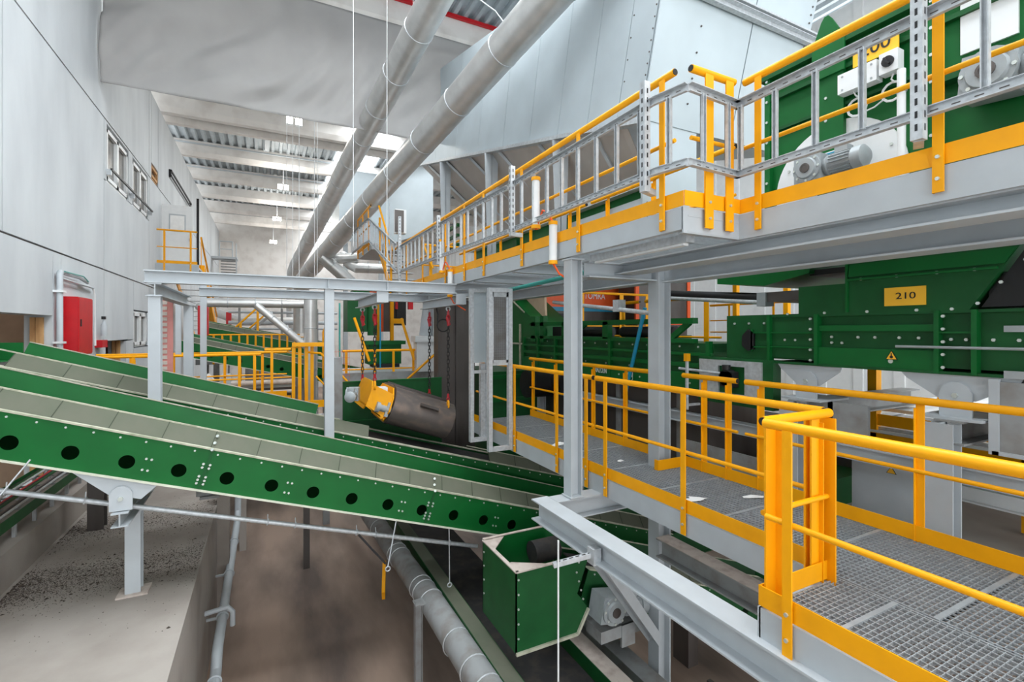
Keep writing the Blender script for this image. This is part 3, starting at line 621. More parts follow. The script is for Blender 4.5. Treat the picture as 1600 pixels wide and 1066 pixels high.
# support post of the nearest conveyor
sp = T('support_post', 'grey H post with pivot bracket carrying the nearest conveyor from the plinth', 'post', (-1.39, 7.06, -1.43))
P(MB().ib((-1.39, 7.06, -1.41), (-1.39, 7.06, -.46), .15, .15, (0, 1, 0), .014, .01), 'post', 'grey', sp, smooth=False)
P(MB().box(-1.54, 6.93, -1.43, -1.24, 7.19, -1.41), 'base_plate', 'pink', sp); P(MB().box(-1.48, 6.96, -.46, -1.30, 7.16, -.445), 'cap_plate', 'grey', sp)
P(MB().ib((-1.39, 6.42, -.365), (-1.39, 7.8, -.365), .15, .15, (0, 0, 1), .012, .012), 'cross_stub', 'grey', sp, smooth=False)
P(MB().prism([(-1.49, 6.47, -.28), (-1.29, 6.47, -.28), (-1.29, 6.47, -.10), (-1.32, 6.47, -.05), (-1.36, 6.47, -.02), (-1.42, 6.47, -.02), (-1.46, 6.47, -.05), (-1.49, 6.47, -.10)], (0, .02, 0)), 'pivot_lug', 'grey', sp)
P(MB().prism([F1(sx1(-1.66), .0, -.482), F1(sx1(-.92), .0, -.482), V(-1.22, 6.5, -.19), V(-1.5, 6.5, -.10)], (0, .014, 0)), 'bracket_plate', 'grey', sp)
P(MB().bolts([(-1.39, 6.47, -.15)], (0, -1, 0), .025, .02), 'pivot_bolt', 'bolt', sp)
# pipe slung below the nearest conveyor
tb = T('slung_pipe', 'thin galvanised pipe slung along the underside of the nearest conveyor', 'pipe', (0, 6.4, -.6))
pa, pb = V(-3.4, 6.64, .35), V(2.8, 6.64, -1.58); P(MB().tube(pa, pb, .028, 10), 'tube', 'galv', tb)
cl = MB()
for t in (.08, .17, .27, .33, .55, .60, .72, .76, .93): q = pa.lerp(pb, t); cl.ring(q, pb - pa, .034, .008, 10).tube(q, q + V(0, .02, .09), .006, 6)
P(cl, 'pipe_clamps', 'galv', tb, kind='stuff')
for (a, b, lb) in (((-2.1, 6.45, .36), (-2.35, 6.3, -.05), 'thin tie wire at the far left end of the slung pipe'), ((1.55, 6.48, -.92), (1.4, 6.3, -1.42), 'thin tie wire with a ball end under the conveyor middle'), ((2.3, 6.48, -1.15), (2.3, 6.46, -1.92), 'thin vertical drop wire near the lower end of the conveyor')):
    o = T('tie_wire', lb, 'wire', b); P(MB().tube(a, b, .008, 6), 'wire', 'galv', o); P(MB().ring(V(b) + V(0, 0, -.03), (0, 1, 0), .03, .008, 10), 'eye', 'galv', o)
S(MB().bar((1.05, 6.4, -.98), (1.38, 6.35, -1.4), .03, .02), 'flat_strut', 'black', 'short black strut joining the conveyor to the slung pipe', 'strut')
# cable tray on the kerb, far left below the conveyors
ct = T('cable_tray', 'dark stack of cable trays running along the foot of the left wall', 'cable tray', (-3.1, 8, -.98))
cols = ['black', 'shade_green', 'galv', 'red', 'black', 'shade_green', 'rust', 'black', 'galv', 'pink']
for k in range(10):
    x = -3.42 + .06 * k; P(MB().tube((x, 2.0, -.72 + .02 * (k % 3)), (x, 13.0, -.72 + .02 * (k % 3)), .018, 6), 'cable', cols[k], ct)
P(MB().bar((-3.46, 2, -.74), (-3.46, 13, -.74), .01, .14).bar((-2.84, 2, -.74), (-2.84, 13, -.74), .01, .14), 'tray_side', 'shade_green', ct)
st = MB()
for k in range(18): st.box(-3.46, 2.3 + .6 * k, -.8, -2.84, 2.34 + .6 * k, -.78); st.box(-3.46, 2.3 + .6 * k, -.98, -3.42, 2.34 + .6 * k, -.8); st.box(-2.88, 2.3 + .6 * k, -.98, -2.84, 2.34 + .6 * k, -.8)
P(st, 'tray_rungs', 'greydark', ct)
S(MB().ib((-2.35, 9.6, -1.43), (-2.35, 9.6, .2), .2, .2, (0, 1, 0)), 'support_post', 'darksteel', 'dark short post behind the pivot bracket under the second conveyor', 'post')
S(MB().box(-.95, 8.6, -.86, -.6, 9.0, -.5).box(-.9, 8.55, -.9, -.65, 9.05, -.86), 'junction_box', 'greydark', 'small grey box under the second conveyor right of the post', 'box')
# debris drifts on the plinth
random.seed(11); mb = MB()
def chip(mb, x, y, z, s):
    a = random.random() * 6.28; c, q = math.cos(a) * s, math.sin(a) * s * .7
    mb.add([(x + c, y + q, z), (x - q, y + c, z + s * .2), (x - c, y - q, z), (x + q * .5, y - c * .5, z + s * .5)], [(0, 1, 2), (0, 2, 3), (0, 3, 1), (1, 3, 2)])
for k in range(14000):
    b_ = random.random(); x = -2.7 + 1.9 * random.random()
    y = (7.75 + .22 * random.gauss(0, 1)) if b_ < .6 else (9.6 + .28 * random.gauss(0, 1)) if b_ < .97 else 6 + 5 * random.random()
    if b_ < .97: y -= (x + 1.7) * .3; x = -2.7 + 1.9 * random.random() ** 1.5
    if 2 < y < 12.8: chip(mb, x, y, -1.43, random.uniform(.003, .010) if random.random() < .97 else random.uniform(.010, .025))
S(mb, 'debris', 'debris', 'dark drifts of shredded waste scattered on the plinth', 'debris', kind='stuff', smooth=False)

# ------------------------------------------------------------------ floor-level pipes and lower conveyor
fp = T('drain_pipe', 'pale grey jointed pipe running along the foot of the plinth', 'pipe', (-.6, 8, -2.8))
P(MB().path([(-.58, 2.5, -2.72), (-.58, 7.2, -2.72), (-.58, 7.32, -2.6), (-.58, 7.45, -2.55), (-.58, 12.2, -2.55), (-.58, 12.4, -2.4), (-.58, 12.45, -1.2)], .065, 14), 'tube', 'grey', fp)
mb = MB()
for y in (4.2, 5.6, 7.0): mb.ring((-.58, y, -2.72), (0, 1, 0), .072, .014, 14).bar((-.66, y, -2.72), (-.78, y, -2.72), .03, .03)
for y in (8.2, 9.6, 11.0): mb.ring((-.58, y, -2.55), (0, 1, 0), .072, .014, 14).bar((-.66, y, -2.55), (-.78, y, -2.55), .03, .03)
P(mb, 'pipe_clamps', 'grey', fp, kind='stuff')
P(MB().path([(-.78, 8.0, -2.35), (-.5, 8.0, -2.32), (-.44, 8.0, -2.4), (-.44, 8.0, -2.6)], .035, 8), 'side_branch', 'grey', fp)
lp = T('dust_pipe', 'long pale grey ribbed dust pipe on the floor beside the lower conveyor', 'pipe', (2.0, 7, -2.4))
P(MB().path([(2.14, 2.2, -2.2), (2.08, 6.5, -2.2), (1.95, 9.5, -2.2), (1.75, 12.5, -2.1)], .17, 22), 'tube', 'greydark', lp)
mb = MB()
for y in (3.4, 4.7, 5.05, 5.6, 6.6, 6.9, 7.05, 8.1, 8.3, 9.5): mb.ring((2.14 - .017 * (y - 2.2) if y < 6.5 else 2.08 - .043 * (y - 6.5), y, -2.2), (-.03, 1, 0), .174, .008, 22)
P(mb, 'pipe_bands', 'galv', lp, kind='stuff')
S(MB().ib((1.86, 6.5, FL), (1.86, 6.5, -2.1), .1, .1, (1, 0, 0), .008, .008).box(1.8, 6.42, -2.12, 2.0, 6.58, -2.1), 'pipe_stand', 'greydark', 'slim grey stand holding up the floor dust pipe', 'stand')
S(MB().bar((.75, 11.1, FL), (.75, 11.1, -.9), .12, .12, (1, 0, 0)), 'support_post', 'darksteel', 'dark square post standing on the floor below the conveyor middle', 'post')
S(MB().bar((1.72, 8.0, -2.2), (1.62, 7.6, -2.5), .05, .22), 'tag_plate', 'yellow', 'small orange plate hanging on the floor dust pipe', 'plate')
lc = T('belt_conveyor', 'low dark conveyor with black belt under the green box chute', 'conveyor', (2.9, 6, -2.6), 'green belt conveyors')
P(MB().box(2.42, 1.5, -2.42, 3.35, 13, -2.38), 'belt', 'rubber', lc)
P(MB().box(2.24, 1.5, -2.65, 2.28, 13, -2.1).box(2.24, 1.5, -2.1, 2.44, 13, -2.085), 'near_side', 'shade_green', lc); P(MB().box(2.245, 1.5, -2.085, 2.43, 13, -2.08), 'near_dust', 'olive', lc)
P(MB().box(3.38, 1.5, -2.75, 3.42, 6, -2.2).box(3.34, 1.5, -2.2, 3.56, 6, -2.185), 'far_side', 'shade_green', lc); P(MB().box(3.345, 1.5, -2.185, 3.555, 6, -2.18), 'far_dust', 'pink', lc)
ibeam('steel_beam', (3.95, 5.9, -2.5), (3.95, 3.6, -2.5), .28, .24, 'short dusty beam beside the lower column near the floor motor', m='greydark')
# box chute
bc = T('box_chute', 'open green sheet metal box chute with pale dusted rim', 'chute', (2.9, 5.05, -1.9))
x0, x1, y0, y1, zt, zb = 2.40, 3.32, 4.62, 5.52, -.98, -1.86
P(MB().prism([(x0, y0, zt), (x1 + .05, y0, zt), (x1 - .12, y0, zt - .42), (x1 + .03, y0, zt - .62), (x1 - .12, y0, zb), (x0, y0, zb)], (0, .015, 0)), 'front_sheet', 'shade_green', bc)
P(MB().box(x0, y0, zb, x0 + .015, y1, zt), 'left_sheet', 'shade_green', bc)
P(MB().box(x0, y1 - .015, zb, x1 + .1, y1, zt + .02), 'back_sheet', 'green', bc)
P(MB().prism([(x0, y0, zt), (x0 + .42, y0, zt), (x0 + .06, y0 + .22, zt), (x0, y0 + .22, zt)], (0, 0, .012)).prism([(x0, y1, zt), (x0, y1 - .3, zt), (x0 + .03, y1 - .3, zt), (x0 + .3, y1, zt)], (0, 0, .012)).box(x0 - .01, y0 - .01, zt, x0 + .035, y1, zt + .013).box(x0, y0 - .02, zt, x1 + .05, y0 + .02, zt + .013).box(x0, y1 - .03, zt + .02, x1 + .1, y1 + .01, zt + .03), 'rim', 'pink', bc)
P(MB().bar((x0, y0 - .01, zb), (x1 - .12, y0 - .01, zb), .03, .03).bar((x1 - .12, y0 - .01, zb), (x1 + .03, y0 - .01, zt - .62), .03, .03), 'lower_rim', 'dust', bc)
P(MB().bolts([(x0 + .03, y0, zt - .08 - .16 * k) for k in range(5)], (0, -1, 0), .012, .01).bolts([(x0, y1 - .05, zt - .12 - .17 * k) for k in range(4)], (-1, 0, 0), .012, .01).bolts([(x1 - .13 + .03 * abs(k - 1), y0, zt - .06 - .11 * k) for k in range(5)], (0, -1, 0), .012, .01), 'bolt_heads', 'bolt', bc, kind='stuff')
P(MB().tube((2.98, 5.3, -1.16), (3.34, 5.3, -1.16), .14, 20), 'roller', 'rubber', bc)
# gear motors
def gearmotor(label, c, ax, s=1., group='gear motors', parent=None):
    """right-angle gearbox with finned motor; ax = motor axis, output flange faces the side"""
    c = V(c); a = V(ax).normalized(); up = V(0, 0, 1); sd = a.cross(up).normalized()
    o = T('gear_motor', label, 'motor', c - up * .14 * s, group)
    g = MB().bar(c - a * .13 * s, c + a * .12 * s, .2 * s, .24 * s); P(g, 'gearbox', 'cast', o)
    P(MB().lathe(c + sd * .09 * s, sd, [(0, .13 * s), (.03 * s, .13 * s), (.03 * s, .10 * s), (.05 * s, .09 * s)], 20), 'output_flange', 'cast', o)
    P(MB().lathe(c + sd * .135 * s, sd, [(0, .045 * s), (.015 * s, .045 * s), (.016 * s, .03 * s), (.012 * s, .03 * s)], 16), 'hollow_shaft', 'darksteel', o)
    P(MB().bolts([c + sd * .118 * s + (a * math.cos(k * .785) + up * math.sin(k * .785)) * .115 * s for k in range(8)], sd, .012 * s, .01 * s), 'flange_bolts', 'bolt', o, kind='stuff')
    P(MB().lathe(c + a * .12 * s, a, [(0, .08 * s), (.04 * s, .1 * s), (.05 * s, .085 * s)], 18), 'adapter', 'cast', o)
    m_ = P(MB().lathe(c + a * .17 * s, a, [(0, .085 * s), (.2 * s, .085 * s)], 20), 'motor_body', 'cast', o)
    f = MB()
    for k in range(18):
        an = 2 * math.pi * k / 18; rd = sd * math.cos(an) + up * math.sin(an); q = c + a * .18 * s + rd * .088 * s
        f.bar(q, q + a * .18 * s, .006 * s, .03 * s, rd)
    P(f, 'cooling_fins', 'cast', m_)
    P(MB().lathe(c + a * .37 * s, a, [(0, .1 * s), (.08 * s, .1 * s), (.11 * s, .06 * s)], 20), 'fan_cover', 'cast', o)
    P(MB().bar(c + a * .22 * s + up * .11 * s, c + a * .33 * s + up * .11 * s, .1 * s, .06 * s), 'terminal_box', 'cast', o)
    return o
gearmotor('grey gear motor on the feed conveyor right of the green box chute', (3.60, 4.58, -1.62), (1, 0, -.2), 1.25)
cv5, F5, sx5 = conveyor('short shade-toned green feed conveyor under the lower walkway leading to the box chute', 4.80, .72, 4.77, -1.69, .34, 3.5, 7.6, 5.5, .465, gm='shade_green', hole=.07)
S(MB().box(3.45, 4.5, -2.0, 4.15, 4.79, -1.86).box(3.75, 4.49, -2.12, 3.95, 4.52, -1.86), 'motor_bracket', 'greydark', 'dusty steel bracket under the gear motor by the box chute', 'bracket')

S(MB().box(5.6, 5.2, FL, 5.8, 5.5, -2.75), 'floor_block', 'darksteel', 'small dark block on the floor under the lower walkway', 'block')
hp = T('handrail_pipe', 'dark steel pipe low on the floor beneath the wide walkway end', 'pipe', (5, 3.5, -2.6))
P(MB().tube((4.9, 4.2, -2.75), (5.2, 1.5, -2.75), .03, 8), 'tube', 'darksteel', hp); P(MB().bar((4.9, 4.2, FL), (4.9, 4.2, -2.7), .06, .06, (1, 0, 0)), 'stand', 'darksteel', hp)
# ------------------------------------------------------------------ hoist frame over the conveyors
ibeam('steel_beam', (-1.42, 7.75, 2.35), (2.86, 7.75, 2.35), .165, .16, 'front grey crossbeam of the hoist frame spanning the conveyors', plates=((.82, 7.69, 2.28, .835, 7.75, 2.42), (1.70, 7.69, 2.28, 1.715, 7.75, 2.42)))
ibeam('steel_beam', (-1.1, 10.4, 2.35), (3.2, 10.4, 2.35), .165, .2, 'rear grey crossbeam of the hoist frame behind the front one')
ibeam('steel_beam', (-1.30, 7.68, 2.18), (-1.30, 10.55, 2.18), .17, .15, 'grey side beam joining the two crossbeams at their wall end')
for (x, y, zt, lb, b_) in ((-1.305, 7.75, 2.09, 'grey H column of the hoist frame in front of the small low window', .135), (.84, 7.75, 2.27, 'grey H column of the hoist frame left of the suspended magnet', .13), (-1.26, 10.4, 2.09, 'grey H column under the rear end of the hoist side beam', .14)):
    ibeam('steel_column', (x, y, (-.75 if x > 0 else -.05) if y < 8 else .5), (x, y, zt), b_, b_, lb, 'column', (0, 1, 0), plates=((x - .09, y - .09, zt - .0, x + .09, y + .09, zt + .012),))
ibeam('steel_column', (-1.74, 12.8, -1.43), (-1.74, 12.8, 2.4), .1, .1, 'thin grey post left of the rear hoist column', 'column', (0, 1, 0))
ibeam('steel_column', (-1.31, 13.2, FL), (-1.31, 13.2, 2.8), .12, .12, 'thin grey post right of the rear hoist column', 'column', (0, 1, 0))
S(MB().box(-1.57, 9.4, -1.0, -1.43, 9.55, 2.1), 'duct_cover', 'redch', 'narrow red ribbed cover strip beside the hoist column', 'cover') if False else None
rc = T('ribbed_strip', 'narrow pinkish ribbed strip rising beside the front hoist column', 'strip', (-1.48, 9.5, .9))
P(MB().box(-1.54, 9.46, .9, -1.36, 9.5, 2.15), 'sheet', 'salmon', rc); mb = MB()
for k in range(14): mb.box(-1.545, 9.45, .92 + .088 * k, -1.435, 9.46, .975 + .088 * k)
P(mb, 'ribs', 'pink', rc)
for (x, lb) in ((1.63, 'left grey trolley beam of the hoist frame carrying two chains'), (2.95, 'right grey trolley beam of the hoist frame carrying two chains')):
    ibeam('steel_beam', (x, 7.72, 2.17), (x, 9.95, 2.17), .17, .13, lb, plates=((x - .09, 7.70, 2.09, x + .09, 7.715, 2.27),))
# chains
lk = [V(0, math.sin(t) * .022, math.cos(t) * .022 + (.022 if math.cos(t) > 0 else -.022)) for t in [2 * math.pi * k / 12 for k in range(12)]]
def links(mb, x, y, z0, z1, r=.008, sc=1.):
    n = max(1, int((z0 - z1) / (.068 * sc))); st = (z0 - z1) / n
    for k in range(n):
        zc = z0 - st * (k + .5); mb.path([V(x + (p.y * sc if k % 2 else 0), y + (0 if k % 2 else p.y * sc), zc + p.z * sc) for p in lk], r * sc, 5, True)
def hoist_chain(x, y, zt, zb, lb):
    o = T('lifting_chain', lb, 'chain', (x, y, zb), 'chains holding the magnet')
    P(MB().ring((x, y, zt - .04), (0, 1, 0), .035, .014, 12).bar((x, y, zt - .01), (x, y, zt + .03), .05, .03, (1, 0, 0)), 'shackle', 'galv', o)
    h = (zt - zb); a = MB(); links(a, x, y, zt - .08, zt - .34, .012, 1.25); a.tube((x - .02, y, zt - .2), (x + .02, y, zt - .34), .03, 8); P(a, 'shortening_hook', 'redch', o)
    b = MB(); links(b, x, y, zt - .34, zb + .24); P(b, 'links', 'chain', o, kind='stuff')
    P(MB().tube((x, y, zb + .17), (x, y, zb + .25), .022, 8).ring((x, y, zb + .16), (0, 1, 0), .025, .01, 10), 'hook', 'redch', o)
    c = MB(); links(c, x, y, zb + .15, zb - .04, .013, 1.45); P(c, 'master_link', 'yellow', o)
hoist_chain(1.63, 9.5, 2.08, .56, 'rear chain of the left pair above the magnet'); hoist_chain(1.63, 8.33, 2.08, .66, 'front chain of the left pair above the magnet')
hoist_chain(2.95, 9.5, 2.08, .20, 'rear chain of the right pair above the magnet'); hoist_chain(2.95, 8.36, 2.08, .24, 'front chain of the right pair above the magnet')
lc_ = T('cable_loop', 'black cable coiled in a loop beside the right chains', 'cable', (3.0, 8.9, 1.7)); pts = [(3.0, 9.2, 2.1), (3.0, 9.1, 1.95)] + [(3.04 + .12 * math.sin(t), 8.9, 1.74 + .12 * math.cos(t)) for t in [k * .5 - 1.6 for k in range(14)]]
P(MB().path(pts, .014, 6), 'cable', 'black', lc_)
# overband magnet
al = math.atan(.36); e = V(math.cos(al), 0, -math.sin(al)); nn = V(math.sin(al), 0, math.cos(al)); O = V(1.92, 8.55, .34)
G = lambda s, y, h: O + e * s + V(0, y, 0) + nn * h
mg = T('suspended_magnet', 'overband magnet with worn dark belt drum and orange-yellow frame hanging on chains', 'magnet', (2.3, 8.9, -.4))
r = .33; sec = [(.78 * (1 if math.cos(t) > 0 else 0) + r * math.cos(t), r * math.sin(t)) for t in [2 * math.pi * (k + .5) / 36 for k in range(36)]]
P(MB().prism([G(0, y, h) for y, h in sec], e * 1.15), 'belt_drum', 'rust', mg)
P(MB().prism([G(.0, .1, r), G(1.12, .1, r), G(1.12, .14, r), G(.0, .14, r)], nn * .035).prism([G(.0, .6, r), G(1.12, .6, r), G(1.12, .64, r), G(.0, .64, r)], nn * .035).prism([G(.45, -.295, .17), G(.8, -.295, .17), G(.8, -.335, .13), G(.45, -.335, .13)], V(0, -.03, .03)), 'cleat', 'darksteel', mg)
hexp = [(-.30, -.10), (-.26, .14), (-.05, .30), (.83, .30), (1.04, .14), (1.08, -.10), (.9, -.30), (-.1, -.30)]
P(MB().prism([G(-.04, y, h) for y, h in hexp], e * .02), 'end_plate', 'yellow', mg)
P(MB().prism([G(-.42, y * .86 + .05, h * .82 + .06) for y, h in hexp], e * .025), 'outer_plate', 'yellow', mg)
P(MB().prism([G(-.42, -.2, .26), G(-.04, -.24, .2), G(-.04, -.24, -.16), G(-.1, -.2, -.26), G(-.42, -.2, -.1)], V(0, .02, 0)).prism([G(-.42, .9, .26), G(-.04, .95, .2), G(-.04, .95, -.2), G(-.42, .9, -.1)], V(0, .02, 0)).prism([G(-.42, -.2, -.12), G(-.05, -.2, -.26), G(-.05, .9, -.26), G(-.42, .9, -.12)], nn * .02), 'side_plate', 'yellow', mg)
P(MB().box(1.66, 8.38, .50, 1.86, 8.6, .66), 'top_block', 'white', mg)
P(MB().tube(G(-.2, -.2, -.08), G(.02, -.2, -.08), .06, 14).tube(G(-.26, -.22, -.08), G(-.2, -.22, -.08), .09, 14).bar(G(-.05, -.22, -.2), G(-.05, -.22, .05), .06, .06, (0, 1, 0)), 'bearing', 'cast', mg)
P(MB().prism([G(1.16, y, h) for y, h in hexp], e * .02), 'end_plate', 'darksteel', mg)
P(MB().bar((2.95, 8.36, .22), (2.98, 8.36, -.1), .1, .03, (0, 1, 0)).bar((2.95, 9.5, .2), (2.98, 9.5, -.1), .1, .03, (0, 1, 0)).bar((1.63, 8.36, .64), (1.66, 8.36, .35), .12, .03, (0, 1, 0)).bar((1.63, 9.5, .56), (1.66, 9.5, .3), .12, .03, (0, 1, 0)), 'lifting_lug', 'yellow', mg)
gearmotor('grey gear motor at the left end of the suspended magnet', (1.32, 8.55, .56), (-.3, -1, 0), .9)

# dark chute and guard doors
dk = T('steel_chute', 'tall dark brown steel chute behind the right chains', 'chute', (3.7, 10.3, -1.2))
P(MB().box(3.30, 10.0, -1.2, 3.70, 10.3, 2.3), 'left_sheet', 'darksteel', dk); P(MB().box(3.72, 9.98, -1.2, 4.15, 10.3, 2.3), 'right_sheet', 'darksteel', dk)
P(MB().box(3.69, 9.94, -1.2, 3.73, 10.0, 2.3), 'corner_bar', 'darksteel', dk)
def frame_(mb, x0, x1, y, z0, z1, t=.06, d=.08):
    return mb.box(x0, y, z0, x0 + t, y + d, z1).box(x1 - t, y, z0, x1, y + d, z1).box(x0 + t, y + .001, z0, x1 - t, y + d - .001, z0 + t).box(x0 + t, y + .001, z1 - t, x1 - t, y + d - .001, z1)
gd = T('safety_gate', 'grey framed safety gate with perforated upper panel at the walkway end', 'gate', (3.12, 6.5, -.16))
P(frame_(MB(), 2.93, 3.32, 6.5, -.16, 2.28), 'door_frame', 'galv', gd)
P(MB().box(2.99, 6.53, 1.16, 3.02, 6.55, 2.22).box(3.23, 6.53, 1.16, 3.26, 6.55, 2.22).box(2.99, 6.53, 1.12, 3.26, 6.55, 1.2).box(2.99, 6.53, 2.15, 3.26, 6.55, 2.22), 'panel_rim', 'galv', gd)
mb = MB(); k = 0
while 3.02 + k * .016 < 3.23: mb.box(3.02 + k * .016, 6.535, 1.18, 3.024 + k * .016, 6.54, 2.16); k += 1
k = 0
while 1.2 + k * .016 < 2.15: mb.box(3.02, 6.535, 1.2 + k * .016, 3.24, 6.54, 1.2045 + k * .016); k += 1
P(mb, 'perforated_mesh', 'greydark', gd, kind='stuff', smooth=False)
P(MB().box(3.0, 6.56, 1.13, 3.26, 6.72, 2.22), 'case', 'darksteel', gd)
gd = T('safety_gate', 'pale solid safety gate panel left of the perforated one', 'gate', (3.08, 7.2, -.16))
P(frame_(MB(), 2.92, 3.26, 7.2, -.16, 2.32), 'door_frame', 'galv', gd); P(MB().box(2.97, 7.23, 1.12, 3.24, 7.25, 2.28), 'sheet', 'panel', gd); P(MB().box(2.97, 7.18, .95, 3.3, 7.22, 1.0), 'slotted_bar', 'galv', gd)
P(MB().box(3.12, 7.25, -.1, 3.2, 7.33, 1.1), 'inner_post', 'galv', gd)

# ------------------------------------------------------------------ ducts
def duct(label, pts, r, step, m='duct', group='silver ducts', bandm='galv', n=28, first=.5):
    o = T('air_duct', label, 'duct', pts[len(pts) // 2], group)
    P(MB().path(pts, r, n), 'tube', m, o); b = MB(); s = first
    for p, q in zip(pts[:-1], pts[1:]):
        p, q = V(p), V(q); L_ = (q - p).length; d = (q - p) / L_
        while s < L_:
            b.ring(p + d * s, d, r * 1.006, .012, n).bar(p + d * s + V(0, 0, r), p + d * s + V(0, 0, r + .07), .05, .03, (1, 0, 0)); s += step
        s -= L_
    P(b, 'band_clamps', bandm, o, kind='stuff'); return o
g1 = (V(1.62, 22.74, 4.19) - V(4.26, 7.15, 7.29)).normalized()
d1s = V(4.26, 7.15, 7.29) - g1 * 4.5
duct('large silver duct slanting down over the upper walkway, lower of the two', [d1s, V(1.62, 22.74, 4.19), V(1.45, 23.6, 3.9), V(1.4, 24.0, 3.4), V(1.4, 24.0, 1.5)], .33, 1.75)
g2 = (V(1.44, 29.57, 5.28) - V(3.1, 9.64, 8.51)).normalized()
duct('large silver duct piercing the tarpaulin, upper of the two', [V(3.1, 9.64, 8.51) - g2 * 6, V(1.44, 29.57, 5.28), V(1.36, 30.4, 5.0), V(1.33, 30.8, 4.5), V(1.33, 30.8, 1.0)], .33, 1.6)
for (t, lb, dn) in ((3.2, 'nearer twisted wire hanger of the lower duct', 1), (5.6, 'farther wire hanger of the lower duct', 1)):
    q = d1s + g1 * t + V(0, 0, .35); S(MB().path([q, q + V(-.2, .1, .3), q + V(-.5, .2, .5), q + V(-.6, .2, 3.0)], .012, 6), 'wire_hanger', 'galv', lb, 'hanger')
duct('short horizontal duct branch ending in an open rim near the far platform', [(1.9, 20.4, 4.45), (3.25, 20, 4.55)], .2, 1.2)
duct('bent duct branch under the far platform', [(2.75, 20.6, 4.7), (2.95, 20.2, 4.3), (3.2, 20, 4.14), (4.7, 20, 4.18)], .2, .9)
duct('slanting twin duct branch leaving the lower duct', [(1.9, 20, 4.5), (3.1, 20, 3.45)], .24, .9)
duct('horizontal silver duct crossing behind the hoist crossbeams', [(-1.5, 16, 2.43), (1.3, 16, 2.45)], .13, .7)
duct('vertical silver duct standing behind the hoist frame', [(1.05, 14, -1), (1.05, 14, 2.62)], .17, 1.1)
duct('slanting silver duct dropping left of the vertical duct', [(-.25, 14.05, 2.3), (.95, 14.02, 1.2)], .095, .5)
duct('pale bent duct low on the left wall beyond the yellow stair', [(-3.2, 30, 2.9), (-2.2, 29.4, 2.5), (-1.2, 29, 2.1), (2.4, 29, 2.15)], .22, 1.6)
gtk = T('gas_tank', 'yellow upright cylinder right of the vertical duct', 'cylinder', (1.38, 13.4, FL)); P(MB().lathe((1.38, 13.4, .4), (0, 0, 1), [(0, .1), (1.2, .1), (1.32, .05), (1.38, .03)], 14), 'bottle', 'yellow', gtk); P(MB().box(1.3, 13.32, FL, 1.46, 13.48, .4), 'stand', 'greydark', gtk)
RNX = Matrix(((0, 0, -1), (-1, 0, 0), (0, 1, 0))).to_euler(); RNY = (math.pi / 2, 0, 0)
# ------------------------------------------------------------------ sheet metal housing above the upper walkway
hz = T('sheet_housing', 'huge inclined sheet metal housing clad in pale seamed panels', 'housing', (6.4, 10, 4.7))
Y = lambda t: 5.35 + .970 * t; Zb = lambda t: 4.69 + .242 * t     # along the sloping bottom edge
ts = [0, .55, 1.35, 2.3, 3.4, 4.7, 6.2, 7.9, 9.8, 11.8]; Hh = 2.75; nY, nZ = -.242, .970
for a, b in zip(ts[:-1], ts[1:]):
    g = .006; p = [V(4.8, Y(a + g), Zb(a + g)), V(4.8, Y(b - g), Zb(b - g)), V(4.8, Y(b - g) + nY * Hh, Zb(b - g) + nZ * Hh), V(4.8, Y(a + g) + nY * Hh, Zb(a + g) + nZ * Hh)]
    P(MB().prism(p, (.03, 0, 0)), 'cladding_panel', 'panel', hz)
P(MB().prism([V(4.83, Y(0), Zb(0)), V(4.83, Y(11.8), Zb(11.8)), V(4.83, Y(11.8) + nY * Hh, Zb(11.8) + nZ * Hh), V(4.83, Y(0) + nY * Hh, Zb(0) + nZ * Hh)], (3.15, 0, 0)), 'body', 'panel', hz)
for xa, xb in ((4.8, 6.62), (6.64, 7.98)):
    P(MB().prism([V(xa, Y(-.02), Zb(0)), V(xb, Y(-.02), Zb(0)), V(xb, Y(-.02) + nY * Hh, Zb(0) + nZ * Hh), V(xa, Y(-.02) + nY * Hh, Zb(0) + nZ * Hh)], V(0, -nZ, nY) * .025), 'end_panel', 'panel', hz)
P(MB().cch((4.9, 4.86, 6.40), (8.1, 4.86, 6.40), .14, .08).bar((4.9, 4.82, 6.52), (8.1, 4.82, 6.52), .1, .03), 'stiffener_channel', 'galv', hz)
P(MB().bar((4.78, Y(-.1), Zb(-.1) - .03), (4.78, Y(11.9), Zb(11.9) - .03), .1, .07), 'bottom_rail', 'galv', hz)
P(MB().bolts([(4.8, Y(.03) + nY * h * .15, Zb(.03) + nZ * h * .15) for h in range(1, 18)] + [(4.8, Y(.5) + nY * h * .3, Zb(.5) + nZ * h * .3) for h in range(1, 9)], (-1, 0, 0), .012, .008).bolts([(5.6, Y(-.05) + nY * h * .35, Zb(0) + nZ * h * .35) for h in range(1, 7)] + [(7.9, Y(-.05) + nY * h * .12, Zb(0) + nZ * h * .12) for h in range(8, 22)], (0, -1, 0), .014, .012), 'rivets', 'darksteel', hz, kind='stuff')
